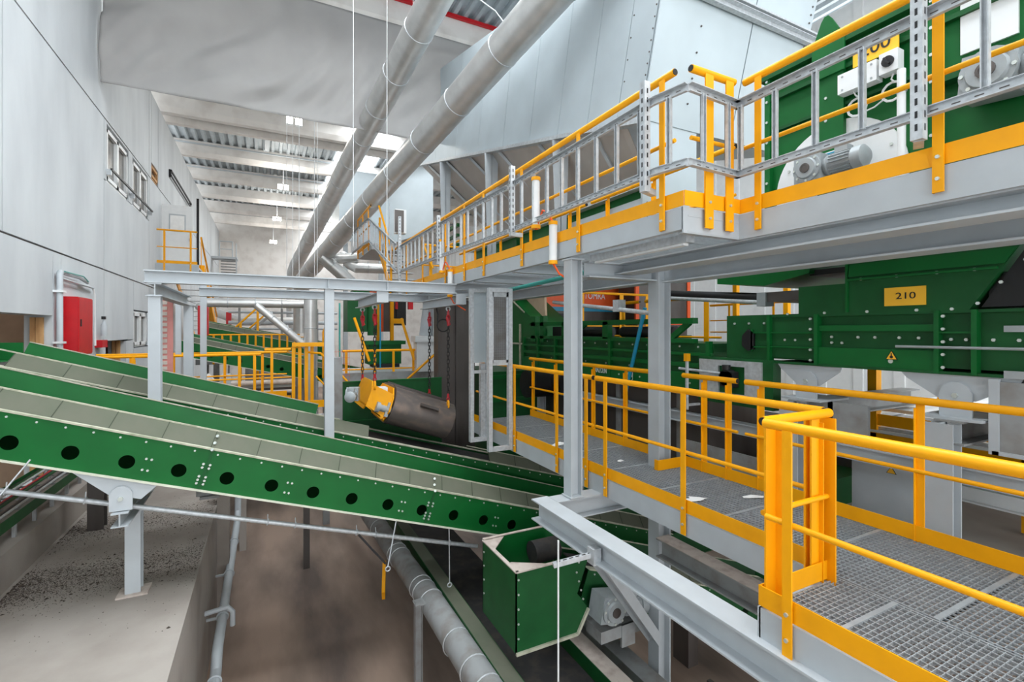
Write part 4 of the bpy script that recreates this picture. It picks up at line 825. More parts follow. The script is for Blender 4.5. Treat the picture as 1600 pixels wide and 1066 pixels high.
# sloping funnel below with stiffeners
P(MB().prism([V(4.9, Y(.4), Zb(.4) - .06), V(4.9, Y(11.6), Zb(11.6) - .06), V(6.2, 13.5, 4.6), V(6.2, 6.2, 3.4)], (.02, 0, -.01)), 'funnel_sheet', 'funnel', hz)
for k in range(6):
    t = 1.2 + k * 1.9; a = V(4.86, Y(t), Zb(t) - .07); b = V(6.15, 6.2 + (13.5 - 6.2) * (t - .4) / 11.2, 3.4 + 1.2 * (t - .4) / 11.2)
    P(MB().bar(a, b, .06, .06), 'funnel_rib', 'grey', hz)
P(MB().box(4.82, 5.32, 2.68, 5.9, 5.36, 4.75).box(4.80, 5.3, 2.7, 4.84, 7.2, 3.55), 'end_chute', 'panel', hz)
P(MB().bolts([(4.86 + .25 * k, 5.32, 3.3) for k in range(4)] + [(4.9, 5.32, 2.9 + .2 * k) for k in range(9)], (0, -1, 0), .012, .01), 'chute_rivets', 'darksteel', hz, kind='stuff')
for t in (9.0, 5.5, 2.3):
    y, z = Y(t), Zb(t) - .08
    P(MB().prism([(4.70, y, z), (5.06, y, z), (4.98, y, UP), (4.80, y, UP)], (0, .012, 0)).prism([(4.88, y, z), (4.88, y + .22, z), (4.88, y + .16, UP), (4.88, y, UP)], (.012, 0, 0)), 'leg', 'grey', hz)
# light box further back, seen between the ducts
fb = T('sheet_box', 'tall pale sheet metal box standing behind the ducts at the far platform', 'housing', (5, 24.5, 5.9))
P(MB().box(3.05, 24.0, 5.9, 5.4, 24.05, 9.3), 'front_sheet', 'panel', fb); P(MB().prism([(5.42, 24.0, 5.9), (7.3, 22.9, 6.6), (7.3, 22.9, 9.9), (5.42, 24.0, 9.9)], (0, .05, 0)), 'right_sheet', 'panel', fb); P(MB().box(3.05, 24.05, 5.9, 3.1, 27, 9.3), 'side_sheet', 'panel', fb); P(MB().box(3.3, 24.4, FL, 3.5, 24.6, 5.9).box(5.0, 24.4, FL, 5.2, 24.6, 5.9), 'post', 'grey', fb)
gs = T('green_screen', 'green machine and steel tower behind the tapered legs on the upper walkway', 'machine', (5.5, 14.5, 2.6))
P(MB().box(5.3, 15.6, 2.6, 5.42, 15.72, 7.3).box(5.3, 14.2, 4.9, 5.4, 15.7, 5.0).box(5.3, 14.2, 4.6, 5.4, 15.7, 4.68).box(5.3, 14.2, 4.3, 5.4, 15.7, 4.38), 'posts', 'green', gs); P(MB().box(5.6, 6.2, 2.9, 6.4, 13.5, 4.0), 'machine_body', 'green', gs)
P(MB().box(5.45, 6.0, 4.0, 6.3, 13.6, 4.12), 'cover', 'white', gs); P(MB().box(5.52, 7.0, 3.0, 5.6, 7.2, 3.9).box(5.52, 8.6, 3.0, 5.6, 8.8, 3.9).box(5.52, 10.6, 3.0, 5.6, 10.8, 3.9), 'rib', 'shade_green', gs)
dr = T('dark_roller', 'dark roller and cables low behind the upper rail', 'roller', (5.3, 8, 2.9))
P(MB().tube((5.1, 6.6, 3.0), (5.1, 8.2, 3.0), .16, 16), 'drum', 'black', dr); P(MB().path([(5.0, 8.4, 2.8), (5.0, 8.6, 3.1), (5.0, 8.9, 2.9), (5.0, 9.2, 3.2), (5.0, 9.5, 2.9)], .02, 6), 'hose', 'white', dr)

# ------------------------------------------------------------------ machine marked 200
m2 = T('sorting_machine', 'bright green machine housing marked 200 behind the upper rail', 'machine', (5.6, 2.2, 2.7))
X = 4.9
P(MB().box(X, .2, 2.7, 6.6, 3.45, 4.36), 'body', 'green', m2)
fl = MB()
for y in (3.40, 2.78, 1.95): fl.box(X - .06, y - .03, 2.68, X, y + .03, 4.42)
P(fl, 'upright_flange', 'green', m2)
P(MB().box(X - .08, .2, 4.36, 6.6, 3.48, 4.42).box(X - .05, .2, 4.12, X, 3.4, 4.16).box(X - .04, 2.05, 3.78, X, 3.4, 3.81), 'top_flange', 'shade_green', m2)
P(MB().prism([(X - .09, 2.90, 4.1), (X - .09, 2.90, 4.42), (X - .09, 2.81, 4.64), (X - .09, 2.78, 4.68), (X - .09, 2.745, 4.68), (X - .09, 2.715, 4.64), (X - .09, 2.60, 4.42), (X - .09, 2.60, 4.1)], (.02, 0, 0)), 'lifting_lug', 'green', m2)
P(MB().tube((X - .02, 2.72, 3.06), (X - .005, 2.72, 3.06), .60, 48), 'disc_cover', 'white', m2)
P(MB().box(X - .065, 2.62, 2.68, X - .02, 2.86, 4.2), 'centre_strap', 'green', m2)
P(MB().box(X - .02, 1.45, 3.82, X, 1.78, 4.42), 'inspection_panel', 'white', m2)
P(MB().box(X - .12, .2, 3.62, X, 1.9, 3.70).box(X - .1, .2, 3.05, X, 1.9, 3.12), 'shelf_flange', 'shade_green', m2)
sg = P(MB().box(X - .10, 2.16, 4.06, X - .09, 2.52, 4.26), 'number_plate', 'signy', m2); text('200', 'lettering', 'ink', m2, (X - .103, 2.34, 4.16), RNX, .15, scalex=1.1)
bx = P(MB().box(X - .16, 2.30, 3.84, X - .06, 2.62, 4.02), 'junction_box', 'white', m2); P(MB().bolts([(X - .16, y, z) for y in (2.34, 2.58) for z in (3.87, 3.99)], (-1, 0, 0), .01, .004), 'screws', 'cast', bx, kind='stuff')
sw = P(MB().box(X - .16, 2.14, 3.86, X - .06, 2.28, 4.04), 'switch_box', 'white', m2); P(MB().tube((X - .18, 2.21, 3.95), (X - .16, 2.21, 3.95), .045, 16).bar((X - .19, 2.19, 3.92), (X - .19, 2.23, 3.98), .02, .015), 'rotary_switch', 'black', sw)
mb = MB()
for yc, zc in ((2.5, 3.70), (2.22, 3.72)):
    for rr in (.075, .085): mb.path([(X - .07, yc + rr * math.sin(k * .524), zc + rr * math.cos(k * .524)) for k in range(12)], .006, 6, True)
mb.path([(X - .1, 2.52, 3.85), (X - .09, 2.5, 3.80), (X - .08, 2.47, 3.77)], .007, 6).path([(X - .1, 2.2, 3.86), (X - .09, 2.22, 3.82), (X - .08, 2.2, 3.79)], .007, 6).path([(X - .07, 2.48, 3.63), (X - .07, 2.36, 3.64), (X - .07, 2.28, 3.68)], .007, 6)
P(mb, 'cable_coil', 'white', m2)
P(MB().box(X - .07, 2.68, 3.30, X - .066, 2.80, 3.37), 'sticker', 'white', m2); P(MB().box(X - .072, 2.69, 3.31, X - .069, 2.79, 3.36), 'sticker_print', 'blue', m2)
P(MB().bolts([(X - .06, y, 2.8 + .22 * k) for y in (3.40, 2.78, 1.95) for k in range(8)] + [(X - .02, 2.72 + .52 * math.cos(a), 3.06 + .52 * math.sin(a)) for a in (.5, 1.0, 2.2, 2.7)], (-1, 0, 0), .014, .012), 'bolt_heads', 'bolt', m2, kind='stuff')
gearmotor('grey gear motor in front of the white disc on the green machine marked 200', (4.72, 2.83, 3.20), (0, -1, 0), 1.0)
gearmotor('large grey gearbox at the upper right edge of the frame', (4.72, 1.52, 3.50), (0, -1, -.1), 1.25)
cp = T('conduit_tube', 'white conduit standing beside the green machine marked 200', 'conduit', (4.6, 2.06, 2.7))
P(MB().tube((4.62, 2.06, 2.85), (4.62, 2.06, 3.78), .03, 14), 'tube', 'white', cp); P(MB().tube((4.62, 2.06, 2.8), (4.62, 2.06, 2.86), .038, 14).tube((4.62, 2.06, 2.63), (4.62, 2.06, 2.66), .04, 14), 'end_fitting', 'yellow', cp); P(MB().ring((4.62, 2.06, 3.0), (0, 0, 1), .033, .008).ring((4.62, 2.06, 3.6), (0, 0, 1), .033, .008), 'clip', 'galv', cp)
P(MB().tube((4.62, 2.06, 2.64), (4.62, 2.06, 2.82), .02, 8), 'cable', 'white', cp)

# ------------------------------------------------------------------ machine marked 210 beside the lower walkway
m1 = T('vibrating_feeder', 'shade-toned green trough machine marked 210 beside the lower walkway', 'machine', (5.8, 2.6, 1.2))
X = 5.2
P(MB().box(X + .05, -.4, 1.32, 6.5, 4.2, 1.80), 'trough', 'shade_green', m1)
P(MB().box(X, -.4, 1.795, 6.5, 3.6, 1.82).box(X - .02, -.4, 1.27, 6.5, 3.6, 1.295), 'edge_flange', 'shade_green', m1)
P(MB().box(X + .02, 3.62, 1.30, X + .05, 4.22, 1.83).box(X + .02, 3.1, 1.34, X + .05, 3.64, 1.83), 'left_plate', 'shade_green', m1)
P(MB().box(X - .01, 2.07, 1.29, X + .02, 3.06, 1.47).box(X, 2.07, 1.64, X + .03, 3.06, 1.70), 'guard_strip', 'green', m1)
rb = MB()
for y in (3.62, 3.08, 2.05, 1.80): rb.box(X - .03, y - .018, 1.28, X + .05, y + .018, 1.82)
for (ya, yb, z) in ((3.1, 3.62, 1.46), (3.1, 3.62, 1.62), (1.82, 2.05, 1.5), (1.82, 2.05, 1.63), (3.62, 3.85, 1.45), (3.62, 3.85, 1.62)): rb.box(X - .01, ya, z - .008, X + .05, yb, z + .008)
rb.box(X - .01, 3.84, 1.4, X + .05, 3.86, 1.66)
P(rb, 'rib', 'green', m1)
P(MB().prism([(X, 3.28, 1.82), (X, 3.28, 2.12), (X, 2.78, 2.12), (X, 2.78, 2.5), (X, 1.42, 2.5), (X, 1.84, 1.82)], (1.2, 0, 0)), 'hood', 'shade_green', m1)
P(MB().prism([(X - .03, 2.76, 2.18), (X - .005, 2.76, 2.30), (X - .005, 1.55, 2.30), (X - .03, 1.62, 2.18)], (.01, 0, .0)).box(X - .025, 2.77, 1.83, X, 2.79, 2.5).box(X - .03, 1.66, 2.14, X, 2.78, 2.16), 'hood_fold', 'green', m1)
P(MB().box(X + .1, .2, 1.85, 6.3, 1.75, 2.12).prism([(X + .05, 1.78, 1.84), (X + .05, 1.4, 2.5), (X + .05, .2, 2.5), (X + .05, .2, 1.84)], (.05, 0, 0)), 'rubber_skirt', 'black', m1)
P(MB().box(X - .014, 2.13, 1.875, X - .004, 2.45, 2.045), 'number_plate', 'signy', m1); text('210', 'lettering', 'ink', m1, (X - .016, 2.28, 1.962), RNX, .085, scalex=1.25)
tr = P(MB().prism([(X - .014, 2.44, 1.375), (X - .014, 2.34, 1.375), (X - .014, 2.39, 1.462)], (-.003, 0, 0)), 'warning_sign', 'ink', m1)
P(MB().prism([(X - .018, 2.43, 1.380), (X - .018, 2.35, 1.380), (X - .018, 2.39, 1.452)], (-.002, 0, 0)), 'sign_field', 'signy', tr); P(MB().tube((X - .021, 2.39, 1.40), (X - .0205, 2.39, 1.40), .014, 10).bar((X - .021, 2.39, 1.41), (X - .021, 2.39, 1.437), .008, .003, (1, 0, 0)), 'sign_symbol', 'ink', tr)
P(MB().tube((X - .015, 2.40, 1.36), (X - .01, 2.40, 1.36), .02, 12), 'round_sticker', 'bolt', m1)
P(MB().tube((X - .03, -.3, 1.51), (X - .03, 2.35, 1.50), .012, 8).bar((X - .02, -.3, 1.66), (X - .02, 1.62, 1.66), .02, .05).bar((X - .02, -.3, 1.30), (X - .02, 1.62, 1.30), .02, .06), 'tension_bar', 'cast', m1)
P(MB().prism([(X - .01, 3.98, 1.58), (X - .01, 3.9, 1.66), (X - .01, 3.82, 1.62), (X - .01, 3.82, 1.42), (X - .01, 3.9, 1.4), (X - .01, 3.98, 1.46)], (.03, 0, 0)), 'dark_opening', 'black', m1)
pts = [(X - .03, 3.08 + .05, 1.33 + .11 * k) for k in range(5)] + [(X - .03, 2.05 - .05, 1.33 + .11 * k) for k in range(5)] + [(X + .02, y, 1.73) for y in (4.1, 3.9, 3.7)] + [(X, y, 1.83) for y in (3.4, 3.0, 2.6, 2.2, 1.95)] + [(X + .04, y, 1.58) for y in (2.95, 2.7, 2.55, 2.35, 2.2)] + [(X + .04, y, 1.52) for y in (2.95, 2.85)] + [(X + .03, y, 1.54) for y in (3.45, 3.33)] + [(X - .01, y, 2.15) for y in (2.65, 2.35, 2.05, 1.8)] + [(X - .01, y, 2.4) for y in (2.7, 2.5, 2.25, 2.0, 1.7)] + [(X + .04, y, z) for y in (1.97, 1.87, 1.7, 1.55) for z in (1.57,)] + [(X - .01, 1.78 - .28 * k, 1.87 + .36 * k * .9) for k in (0, .5, 1)]
P(MB().bolts(pts, (-1, 0, 0), .014, .014), 'bolt_heads', 'bolt', m1, kind='stuff')
for (y, w_, lb) in ((3.18, .34, 'grey pivot bracket under the left end of the machine marked 210'), (1.92, .40, 'larger grey pivot bracket under the right part of the machine marked 210')):
    o = T('pivot_bracket', lb, 'bracket', (X, y, 1.0))
    P(MB().prism([(X, y + w_, 1.27), (X, y - w_, 1.27), (X, y - w_ * .95, 1.22), (X, y - .12, 1.06), (X, y + .12, 1.06), (X, y + w_ * .9, 1.22)], (.02, 0, 0)), 'wing_plate', 'grey', o)
    P(MB().prism([(X - .03, y - .11, .92), (X - .03, y - .11, 1.12), (X - .03, y - .08, 1.18), (X - .03, y - .03, 1.21), (X - .03, y + .03, 1.21), (X - .03, y + .08, 1.18), (X - .03, y + .11, 1.12), (X - .03, y + .11, .92)], (.02, 0, 0)), 'lug', 'grey', o); P(MB().bolts([(X - .03, y, 1.10)], (-1, 0, 0), .022, .02), 'pivot_bolt', 'bolt', o)
    P(MB().box(X - .12, y - .2, .90, X + .4, y + .22, .92), 'seat_plate', 'grey', o)
ibeam('steel_beam', (5.05, 3.2, .80), (7.4, 3.2, .80), .2, .2, 'dark grey beam running back under the left pivot bracket', m='greydark')
ibeam('steel_beam', (5.05, 1.92, .80), (7.4, 1.92, .80), .2, .2, 'dark grey beam running back under the right pivot bracket', m='greydark')
ibeam('steel_column', (5.02, 1.95, -.6), (5.02, 1.95, .88), .16, .2, 'stout grey H post behind the machine side rail', 'column', (1, 0, 0))
ibeam('steel_column', (5.05, 3.25, -.6), (5.05, 3.25, .88), .16, .2, 'grey H post under the left pivot bracket', 'column', (1, 0, 0))
S(MB().box(5.25, 2.95, .35, 5.29, 3.3, .9).box(5.25, 2.62, .52, 5.29, 3.0, .9), 'cover_plate', 'greydark', 'flat dark grey cover plate beside the left pivot post', 'plate')
gx = T('side_box', 'grey sheet box hanging under the right end of the machine marked 210', 'box', (5.5, .8, .68)); P(MB().box(5.16, -.4, .68, 6.0, 1.68, 1.24), 'body', 'greydark', gx); P(MB().box(5.14, 1.64, .66, 5.18, 1.70, 1.26).box(5.14, -.4, .66, 5.17, 1.68, .69), 'edge', 'grey', gx)
ck = T('control_cabinet', 'grey control cabinet with a small warning triangle below the machine', 'cabinet', (5.8, 2.63, -.35))
P(MB().box(5.6, 2.2, -.35, 5.95, 2.95, .42), 'body', 'grey', ck); dd = P(MB().box(5.585, 2.22, -.33, 5.6, 2.90, .40), 'door', 'grey', ck); P(MB().box(5.57, 2.86, .28, 5.585, 2.88, .36), 'handle', 'white', dd)
P(MB().prism([(5.583, 2.62, .21), (5.583, 2.53, .21), (5.583, 2.575, .285)], (-.003, 0, 0)), 'warning_sign', 'ink', dd); P(MB().prism([(5.579, 2.612, .214), (5.579, 2.538, .214), (5.579, 2.575, .275)], (-.002, 0, 0)), 'sign_field', 'signy', dd)
lf = T('support_structure', 'long grey dusty support frame behind the machine side rail', 'frame', (5.3, 5, .3))
P(MB().ib((5.3, 9.2, .42), (5.3, 1.0, .42), .14, .14), 'long_beam', 'grey', lf, smooth=False); P(MB().ib((5.2, 5.3, .42), (7.5, 5.3, .42), .12, .12), 'cross_beam', 'grey', lf, smooth=False); P(MB().ib((5.3, 9.0, FL), (5.3, 9.0, .35), .14, .14, (1, 0, 0)), 'post', 'grey', lf, smooth=False); P(MB().ib((5.3, 7.6, FL), (5.3, 7.6, .35), .14, .14, (1, 0, 0)), 'post', 'grey', lf, smooth=False)
P(MB().prism([(5.28, 5.0, .1), (5.28, 3.3, .1), (5.28, 3.0, -.25), (5.28, 4.9, -.12)], (.03, 0, 0)), 'gusset_sheet', 'greydark', lf)
S(MB().box(5.6, 3.3, -1.5, 6.6, 4.1, -.1), 'waste_bin', 'shade_green', 'pale green box standing below the walkway behind the rail', 'bin')
rs = T('floor_deck', 'dusty raised concrete deck under the machine marked 210', 'deck', (8, 1, -.6), kind='structure')
P(MB().box(5.75, -1, -.62, 14.9, 3.3, -.42), 'slab', 'plinth', rs); P(MB().box(4.72, -1, -.30, 4.86, 3.0, -.27).box(5.9, -1, -.42, 6.05, 2.2, -.40), 'white_edge', 'white', rs); P(MB().box(4.86, -1, -.32, 4.98, 3.0, -.28), 'dark_edge', 'black', rs)
S(MB().box(6.5, -.5, .05, 6.56, 2.6, .30).box(6.5, -.5, .30, 6.7, 2.6, .32), 'trough_side', 'green', 'low bright green trough seen under the grey side box', 'trough')
ibeam('steel_beam', (6.5, 2.8, -.05), (6.5, -.5, -.05), .16, .12, 'white-edged beam under the low bright green trough', m='white')
random.seed(5); mb = MB()
for k in range(900): chip(mb, random.uniform(4.9, 5.55), random.uniform(.5, 3.0), -.28 if random.random() < .4 else -.30, random.uniform(.006, .02))
S(mb, 'debris', 'debris', 'rubble and chips lying on the ledge beside the grey cabinet', 'debris', kind='stuff', smooth=False)
S(MB().box(4.86, .4, -.34, 5.6, 3.0, -.305), 'ledge_plate', 'plinth', 'dusty steel ledge carrying rubble behind the walkway kick plate', 'ledge')
# right hand background walkway under the machine
railing('orange-brown guard rail seen under the machine marked 210', (8.2, -.4), (8.2, 4.2), [.8, 1.6, 2.6, 3.6], .05, 1.1, out=(-1, 0), group='background yellow rails')
S(MB().box(8.15, -.4, -.1, 9.4, 4.4, .03), 'deck_strip', 'galv', 'strip of distant grating below the machine marked 210', 'grating')
S(MB().box(7.0, 3.0, .62, 11, 3.5, .66).box(7.0, 3.6, .45, 11, 3.9, .5), 'sheet_tray', 'white', 'pale sheet tray lying beyond the pivot brackets', 'tray')

# ------------------------------------------------------------------ second machine with lettering, between the columns
sm_ = T('sorting_machine', 'long shade-toned green machine with white lettering behind the far rail', 'machine', (5.7, 7, .7))
P(MB().box(5.25, 4.45, .80, 6.4, 9.7, 1.47), 'body', 'shade_green', sm_)
P(MB().box(5.5, 4.75, -.5, 6.6, 9.7, .80), 'underframe', 'darksteel', sm_); P(MB().box(5.46, 5.2, -.5, 5.5, 5.3, .8).box(5.46, 6.6, -.5, 5.5, 6.7, .8).box(5.46, 8.2, -.5, 5.5, 8.3, .8), 'rib', 'greydark', sm_); P(MB().tube((5.42, 8.0, .62), (5.42, 8.7, .62), .3, 20), 'tail_drum', 'black', sm_)
P(MB().box(5.2, 4.45, .78, 5.26, 9.7, 1.06), 'lower_band', 'green', sm_); P(MB().box(5.2, 4.45, 1.30, 5.26, 9.7, 1.34).box(5.2, 4.45, 1.14, 5.26, 9.7, 1.20), 'band', 'green', sm_)
rb = MB()
for y in (4.5, 5.6, 6.55, 7.5, 8.3, 9.0, 9.65): rb.box(5.19, y - .03, .78, 5.26, y + .03, 1.5)
P(rb, 'rib', 'green', sm_)
P(MB().box(5.2, 4.75, 1.74, 5.30, 9.3, 1.82).box(5.2, 4.75, 1.47, 5.30, 9.3, 1.53), 'top_beam', 'green', sm_)
P(MB().box(5.2, 6.6, 1.5, 5.3, 6.75, 1.8).box(5.2, 7.9, 1.5, 5.3, 8.05, 1.8).box(5.2, 9.1, 1.4, 5.3, 9.3, 1.95).box(5.2, 8.75, 1.4, 5.3, 8.9, 1.95).bar((5.25, 7.85, 1.53), (5.25, 7.3, 1.76), .05, .08).bar((5.25, 5.2, 1.53), (5.25, 4.85, 1.76), .05, .08), 'upright', 'green', sm_)
P(MB().tube((5.45, 5.3, 1.62), (5.45, 6.5, 1.62), .09, 16).tube((5.45, 6.8, 1.62), (5.45, 7.8, 1.62), .09, 16).box(5.4, 8.1, 1.48, 6.2, 8.7, 1.72), 'roller', 'black', sm_)
text('BANZO.IN', 'lettering', 'white', sm_, (5.192, 6.81, .945), RNX, .125, scalex=.66)
P(MB().prism([(5.196, 6.16, .96), (5.196, 5.96, .98), (5.196, 5.96, .86), (5.196, 6.06, .80), (5.196, 6.16, .85)], (-.002, 0, 0)), 'shield_mark', 'white', sm_); P(MB().prism([(5.193, 6.15, .89), (5.193, 5.97, .9), (5.193, 5.97, .865), (5.193, 6.06, .815), (5.193, 6.15, .855)], (-.001, 0, 0)), 'shield_field', 'green', sm_)
P(MB().bolts([(5.25, 4.7 + .33 * k, 1.42) for k in range(15)] + [(5.2, 4.8 + .5 * k, .92) for k in range(4)] + [(5.25, 4.9 + .6 * k, 1.08) for k in range(8)], (-1, 0, 0), .015, .012), 'bolt_heads', 'bolt', sm_, kind='stuff')
gc = T('green_chute', 'tall green chute hood at the far end of the lettered machine', 'chute', (5.8, 10.3, .3))
P(MB().prism([(5.55, 11.3, .2), (5.55, 11.3, 2.5), (5.55, 10.9, 2.5), (5.55, 9.72, 1.85), (5.55, 9.72, .2)], (.9, 0, 0)), 'hood', 'green', gc); P(MB().bar((5.53, 10.95, 2.45), (5.53, 10.2, 2.08), .02, .03).box(5.52, 9.7, 1.3, 5.55, 11.3, 1.34).box(5.52, 10.4, .3, 5.55, 10.46, 1.8), 'trim_strip', 'dust', gc)
P(MB().prism([(5.9, 10.9, 2.5), (5.9, 9.9, 2.6), (5.9, 9.85, 2.0), (5.9, 10.1, 1.95)], (.06, 0, 0)), 'pale_sheet', 'tan', gc)
lowm = T('access_panel', 'grey framed access panel with black actuator low on the green machine', 'panel', (5.1, 4.1, .78))
P(MB().box(5.16, 3.55, .72, 5.3, 4.62, 1.30), 'body', 'shade_green', lowm); P(frame_(MB(), 0, 0, 0, 0, 0) if False else MB().box(5.13, 3.68, 1.20, 5.16, 4.58, 1.27).box(5.13, 3.68, .80, 5.16, 4.58, .86).box(5.132, 3.68, .86, 5.16, 3.9, 1.2).box(5.132, 4.28, .86, 5.16, 4.58, 1.2), 'plate', 'galv', lowm)
P(MB().box(5.02, 3.98, .95, 5.13, 4.16, 1.14).tube((5.02, 4.08, 1.06), (5.13, 4.08, 1.06), .1, 14).tube((5.06, 4.1, 1.16), (5.06, 4.1, 1.22), .05, 10), 'actuator', 'black', lowm); P(MB().tube((5.1, 4.16, 1.1), (5.1, 4.9, 1.12), .018, 8), 'push_rod', 'galv', lowm)
vl = T('valve_rod', 'orange-capped vertical rod right of the second column', 'rod', (4.95, 4.62, .75)); P(MB().tube((4.95, 4.62, .6), (4.95, 4.62, 1.25), .022, 8).bar((4.95, 4.62, .66), (5.18, 4.62, .66), .03, .03), 'rod', 'galv', vl); P(MB().box(4.92, 4.59, 1.24, 4.98, 4.65, 1.34), 'cap', 'yellow', vl)
bp = T('blue_pole', 'bright blue pole leaning beside the second grey column', 'pole', (5.12, 5.8, .47)); P(MB().tube((5.12, 6.05, .62), (5.12, 5.60, 1.99), .03, 10), 'tube', 'blue', bp); P(MB().tube((5.2, 6.1, .47), (5.12, 6.05, .62), .025, 10), 'lower_end', 'darksteel', bp)
sc = T('scaffold_tube', 'galvanised scaffold tube with clamp running to the second column', 'tube', (4.2, 5, 2.0)); P(MB().tube((4.3, 6.9, 2.12), (4.2, 4.5, 1.86), .03, 10), 'tube', 'galv', sc); P(MB().box(4.2, 5.1, 1.9, 4.32, 5.22, 2.06).box(4.22, 6.2, 2.02, 4.3, 6.28, 2.14), 'clamp', 'galv', sc)
# sorting unit with brand lettering
to = T('optical_sorter', 'orange and dark grey sorting unit with white lettering', 'machine', (7.9, 11.4, 1.5))
P(MB().box(6.62, 11, 2.27, 9.14, 12.4, 3.0), 'upper_hood', 'orange', to); P(MB().box(6.64, 11.02, 1.5, 9.1, 12.4, 2.18), 'lower_body', 'darksteel', to); P(MB().box(6.64, 10.99, 2.17, 9.1, 12.4, 2.28), 'blue_stripe', 'blue', to); P(MB().box(6.60, 10.98, 2.25, 7.3, 11.0, 3.0), 'bright_panel', 'signy', to) if False else None
P(MB().box(7.0, 10.98, 1.62, 7.5, 11.02, 2.1), 'screen', 'black', to)
text('TOMRA', 'lettering', 'white', to, (8.2, 10.985, 2.60), RNY, .25, scalex=.84)
ob_ = T('orange_cabinet', 'dark cabinet door in a bright orange frame right of the second column', 'cabinet', (9.8, 10.1, 1.8)); P(MB().box(8.9, 10.03, 1.5, 10.75, 10.8, 3.2), 'body', 'darksteel', ob_); P(frame_(MB(), 8.82, 10.85, 10.0, 1.80, 3.25, .12, .06), 'frame', 'orange', ob_)
S(MB().box(6.3, 10.0, FL, 10.9, 12.2, 1.5), 'sorter_base', 'shade_green', 'dark green base block under the orange sorting unit', 'base')
railing('yellow guard rail on the platform in front of the orange cabinet', (6.0, 4.95), (6.0, 6.55), [.25], 1.36, .8, out=(-1, 0), mids=(.18,), pw=.09, group='background yellow rails', toe=False)
railing('yellow guard rail on the platform left of the second column', (6.0, 6.7), (6.0, 7.4), [.42], 1.36, .8, out=(-1, 0), mids=(.18,), pw=.09, group='background yellow rails', toe=False)
railing('yellow guard rail in front of the orange sorting unit', (6.4, 9.5), (9.0, 9.5), [.3, 1.5, 2.35], 1.45, 1.1, out=(0, -1), mids=(.3,), pw=.12, group='background yellow rails', toe=False)
railing('far yellow guard rail against the white ribbed wall', (10.5, 3), (10.5, 9), [.6, 1.8, 3.0, 4.2, 5.4], 1.2, 1.1, out=(-1, 0), group='background yellow rails', mids=(.4, .7))
S(MB().box(5.9, 4.8, 1.28, 9.6, 9.6, 1.35), 'platform_deck', 'greydark', 'grey platform deck behind the lettered green machine', 'platform')
for (x, y, lb) in ((9.2, 7.2, 'first tall yellow post against the white ribbed wall'), (9.6, 6.3, 'second tall yellow post against the white ribbed wall'), (7.6, 3.7, 'yellow post seen under the right pivot bracket')):
    S(MB().box(x - .05, y - .05, .2 if y < 5 else 1.3, x + .05, y + .05, 1.2 if y < 5 else 3.4), 'tall_post', 'yellow', lb, 'post', 'background posts')
hc = T('hydraulic_arm', 'black cylinder arm reaching across under the upper beams', 'cylinder', (5.6, 4.8, 2.1)); P(MB().tube((5.6, 5.7, 2.22), (5.6, 4.0, 2.06), .06, 12), 'barrel', 'black', hc); P(MB().tube((5.56, 5.7, 2.16), (5.56, 4.0, 2.0), .03, 10), 'rod', 'galv', hc); P(MB().box(5.52, 3.9, 1.95, 5.68, 4.02, 2.12), 'clevis', 'cast', hc)
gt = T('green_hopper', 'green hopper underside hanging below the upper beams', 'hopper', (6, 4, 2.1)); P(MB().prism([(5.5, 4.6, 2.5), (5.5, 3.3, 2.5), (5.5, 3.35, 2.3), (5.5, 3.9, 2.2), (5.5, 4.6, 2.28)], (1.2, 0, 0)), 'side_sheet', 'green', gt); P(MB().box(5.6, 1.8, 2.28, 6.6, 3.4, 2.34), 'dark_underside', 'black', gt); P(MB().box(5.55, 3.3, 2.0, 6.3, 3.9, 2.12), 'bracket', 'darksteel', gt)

S(MB().tube((3.55, 4.7, 2.38), (3.5, 7.0, 2.30), .03, 10), 'light_pipe', 'teal', 'pale blue tube slung under the upper walkway behind the first column', 'tube')
S(MB().box(6.9, 3.4, -1.6, 7.4, 9.5, .3), 'dark_fill_box', 'darksteel', 'dark fill box added far below the machine platform', 'hopper')  # added dark fill that keeps the white wall from showing below the machines

bw_ = T('walkway', 'background walkway with orange kick boards below the machine marked 210', 'walkway', (7.2, 2.5, .3))
P(MB().box(6.85, .2, .40, 8.1, 4.6, .44), 'deck', 'galv', bw_); P(MB().box(6.82, .2, .46, 6.84, 4.6, .60), 'toe_board', 'yellow', bw_); P(MB().box(6.80, .2, .18, 6.82, 4.6, .36), 'lower_board', 'yellow', bw_); P(MB().box(6.79, .2, .37, 6.86, 4.6, .40), 'edge_strip', 'white', bw_)
P(MB().box(6.80, 3.3, -.4, 6.9, 3.4, 1.3).box(6.8, 1.9, -.4, 6.9, 2.0, 1.3), 'post', 'yellow', bw_); P(MB().tube((6.85, .2, 1.3), (6.85, 4.6, 1.3), .03, 10), 'top_rail', 'yellow', bw_)
hg = T('filler_housing', 'dark filler housing added to hide the white wall past the lower walkway', 'housing', (4.9, 10, -1.2))  # added dark body that blocks the white wall behind the walkway end
P(MB().box(4.3, 9.4, -1.2, 5.5, 11.2, .75), 'body', 'shade_green', hg); P(MB().box(4.28, 9.36, .1, 5.5, 9.4, .18).box(4.28, 9.36, .6, 5.5, 9.4, .68), 'band', 'green', hg); P(MB().tube((4.7, 8.6, .55), (5.3, 8.6, .55), .28, 20), 'drum', 'black', hg)
mb = MB()
for k in range(16): mb.bar((4.62 + .0, 8.1 + .06 * k, .1), (4.62, 8.1 + .06 * k, .75 - .035 * k), .004, .004, (0, 1, 0))
for k in range(10): mb.bar((4.62, 8.1, .1 + .06 * k), (4.62, 9.0 - .1 * k, .1 + .06 * k), .004, .004)
P(mb, 'wire_mesh', 'black', hg, kind='stuff')
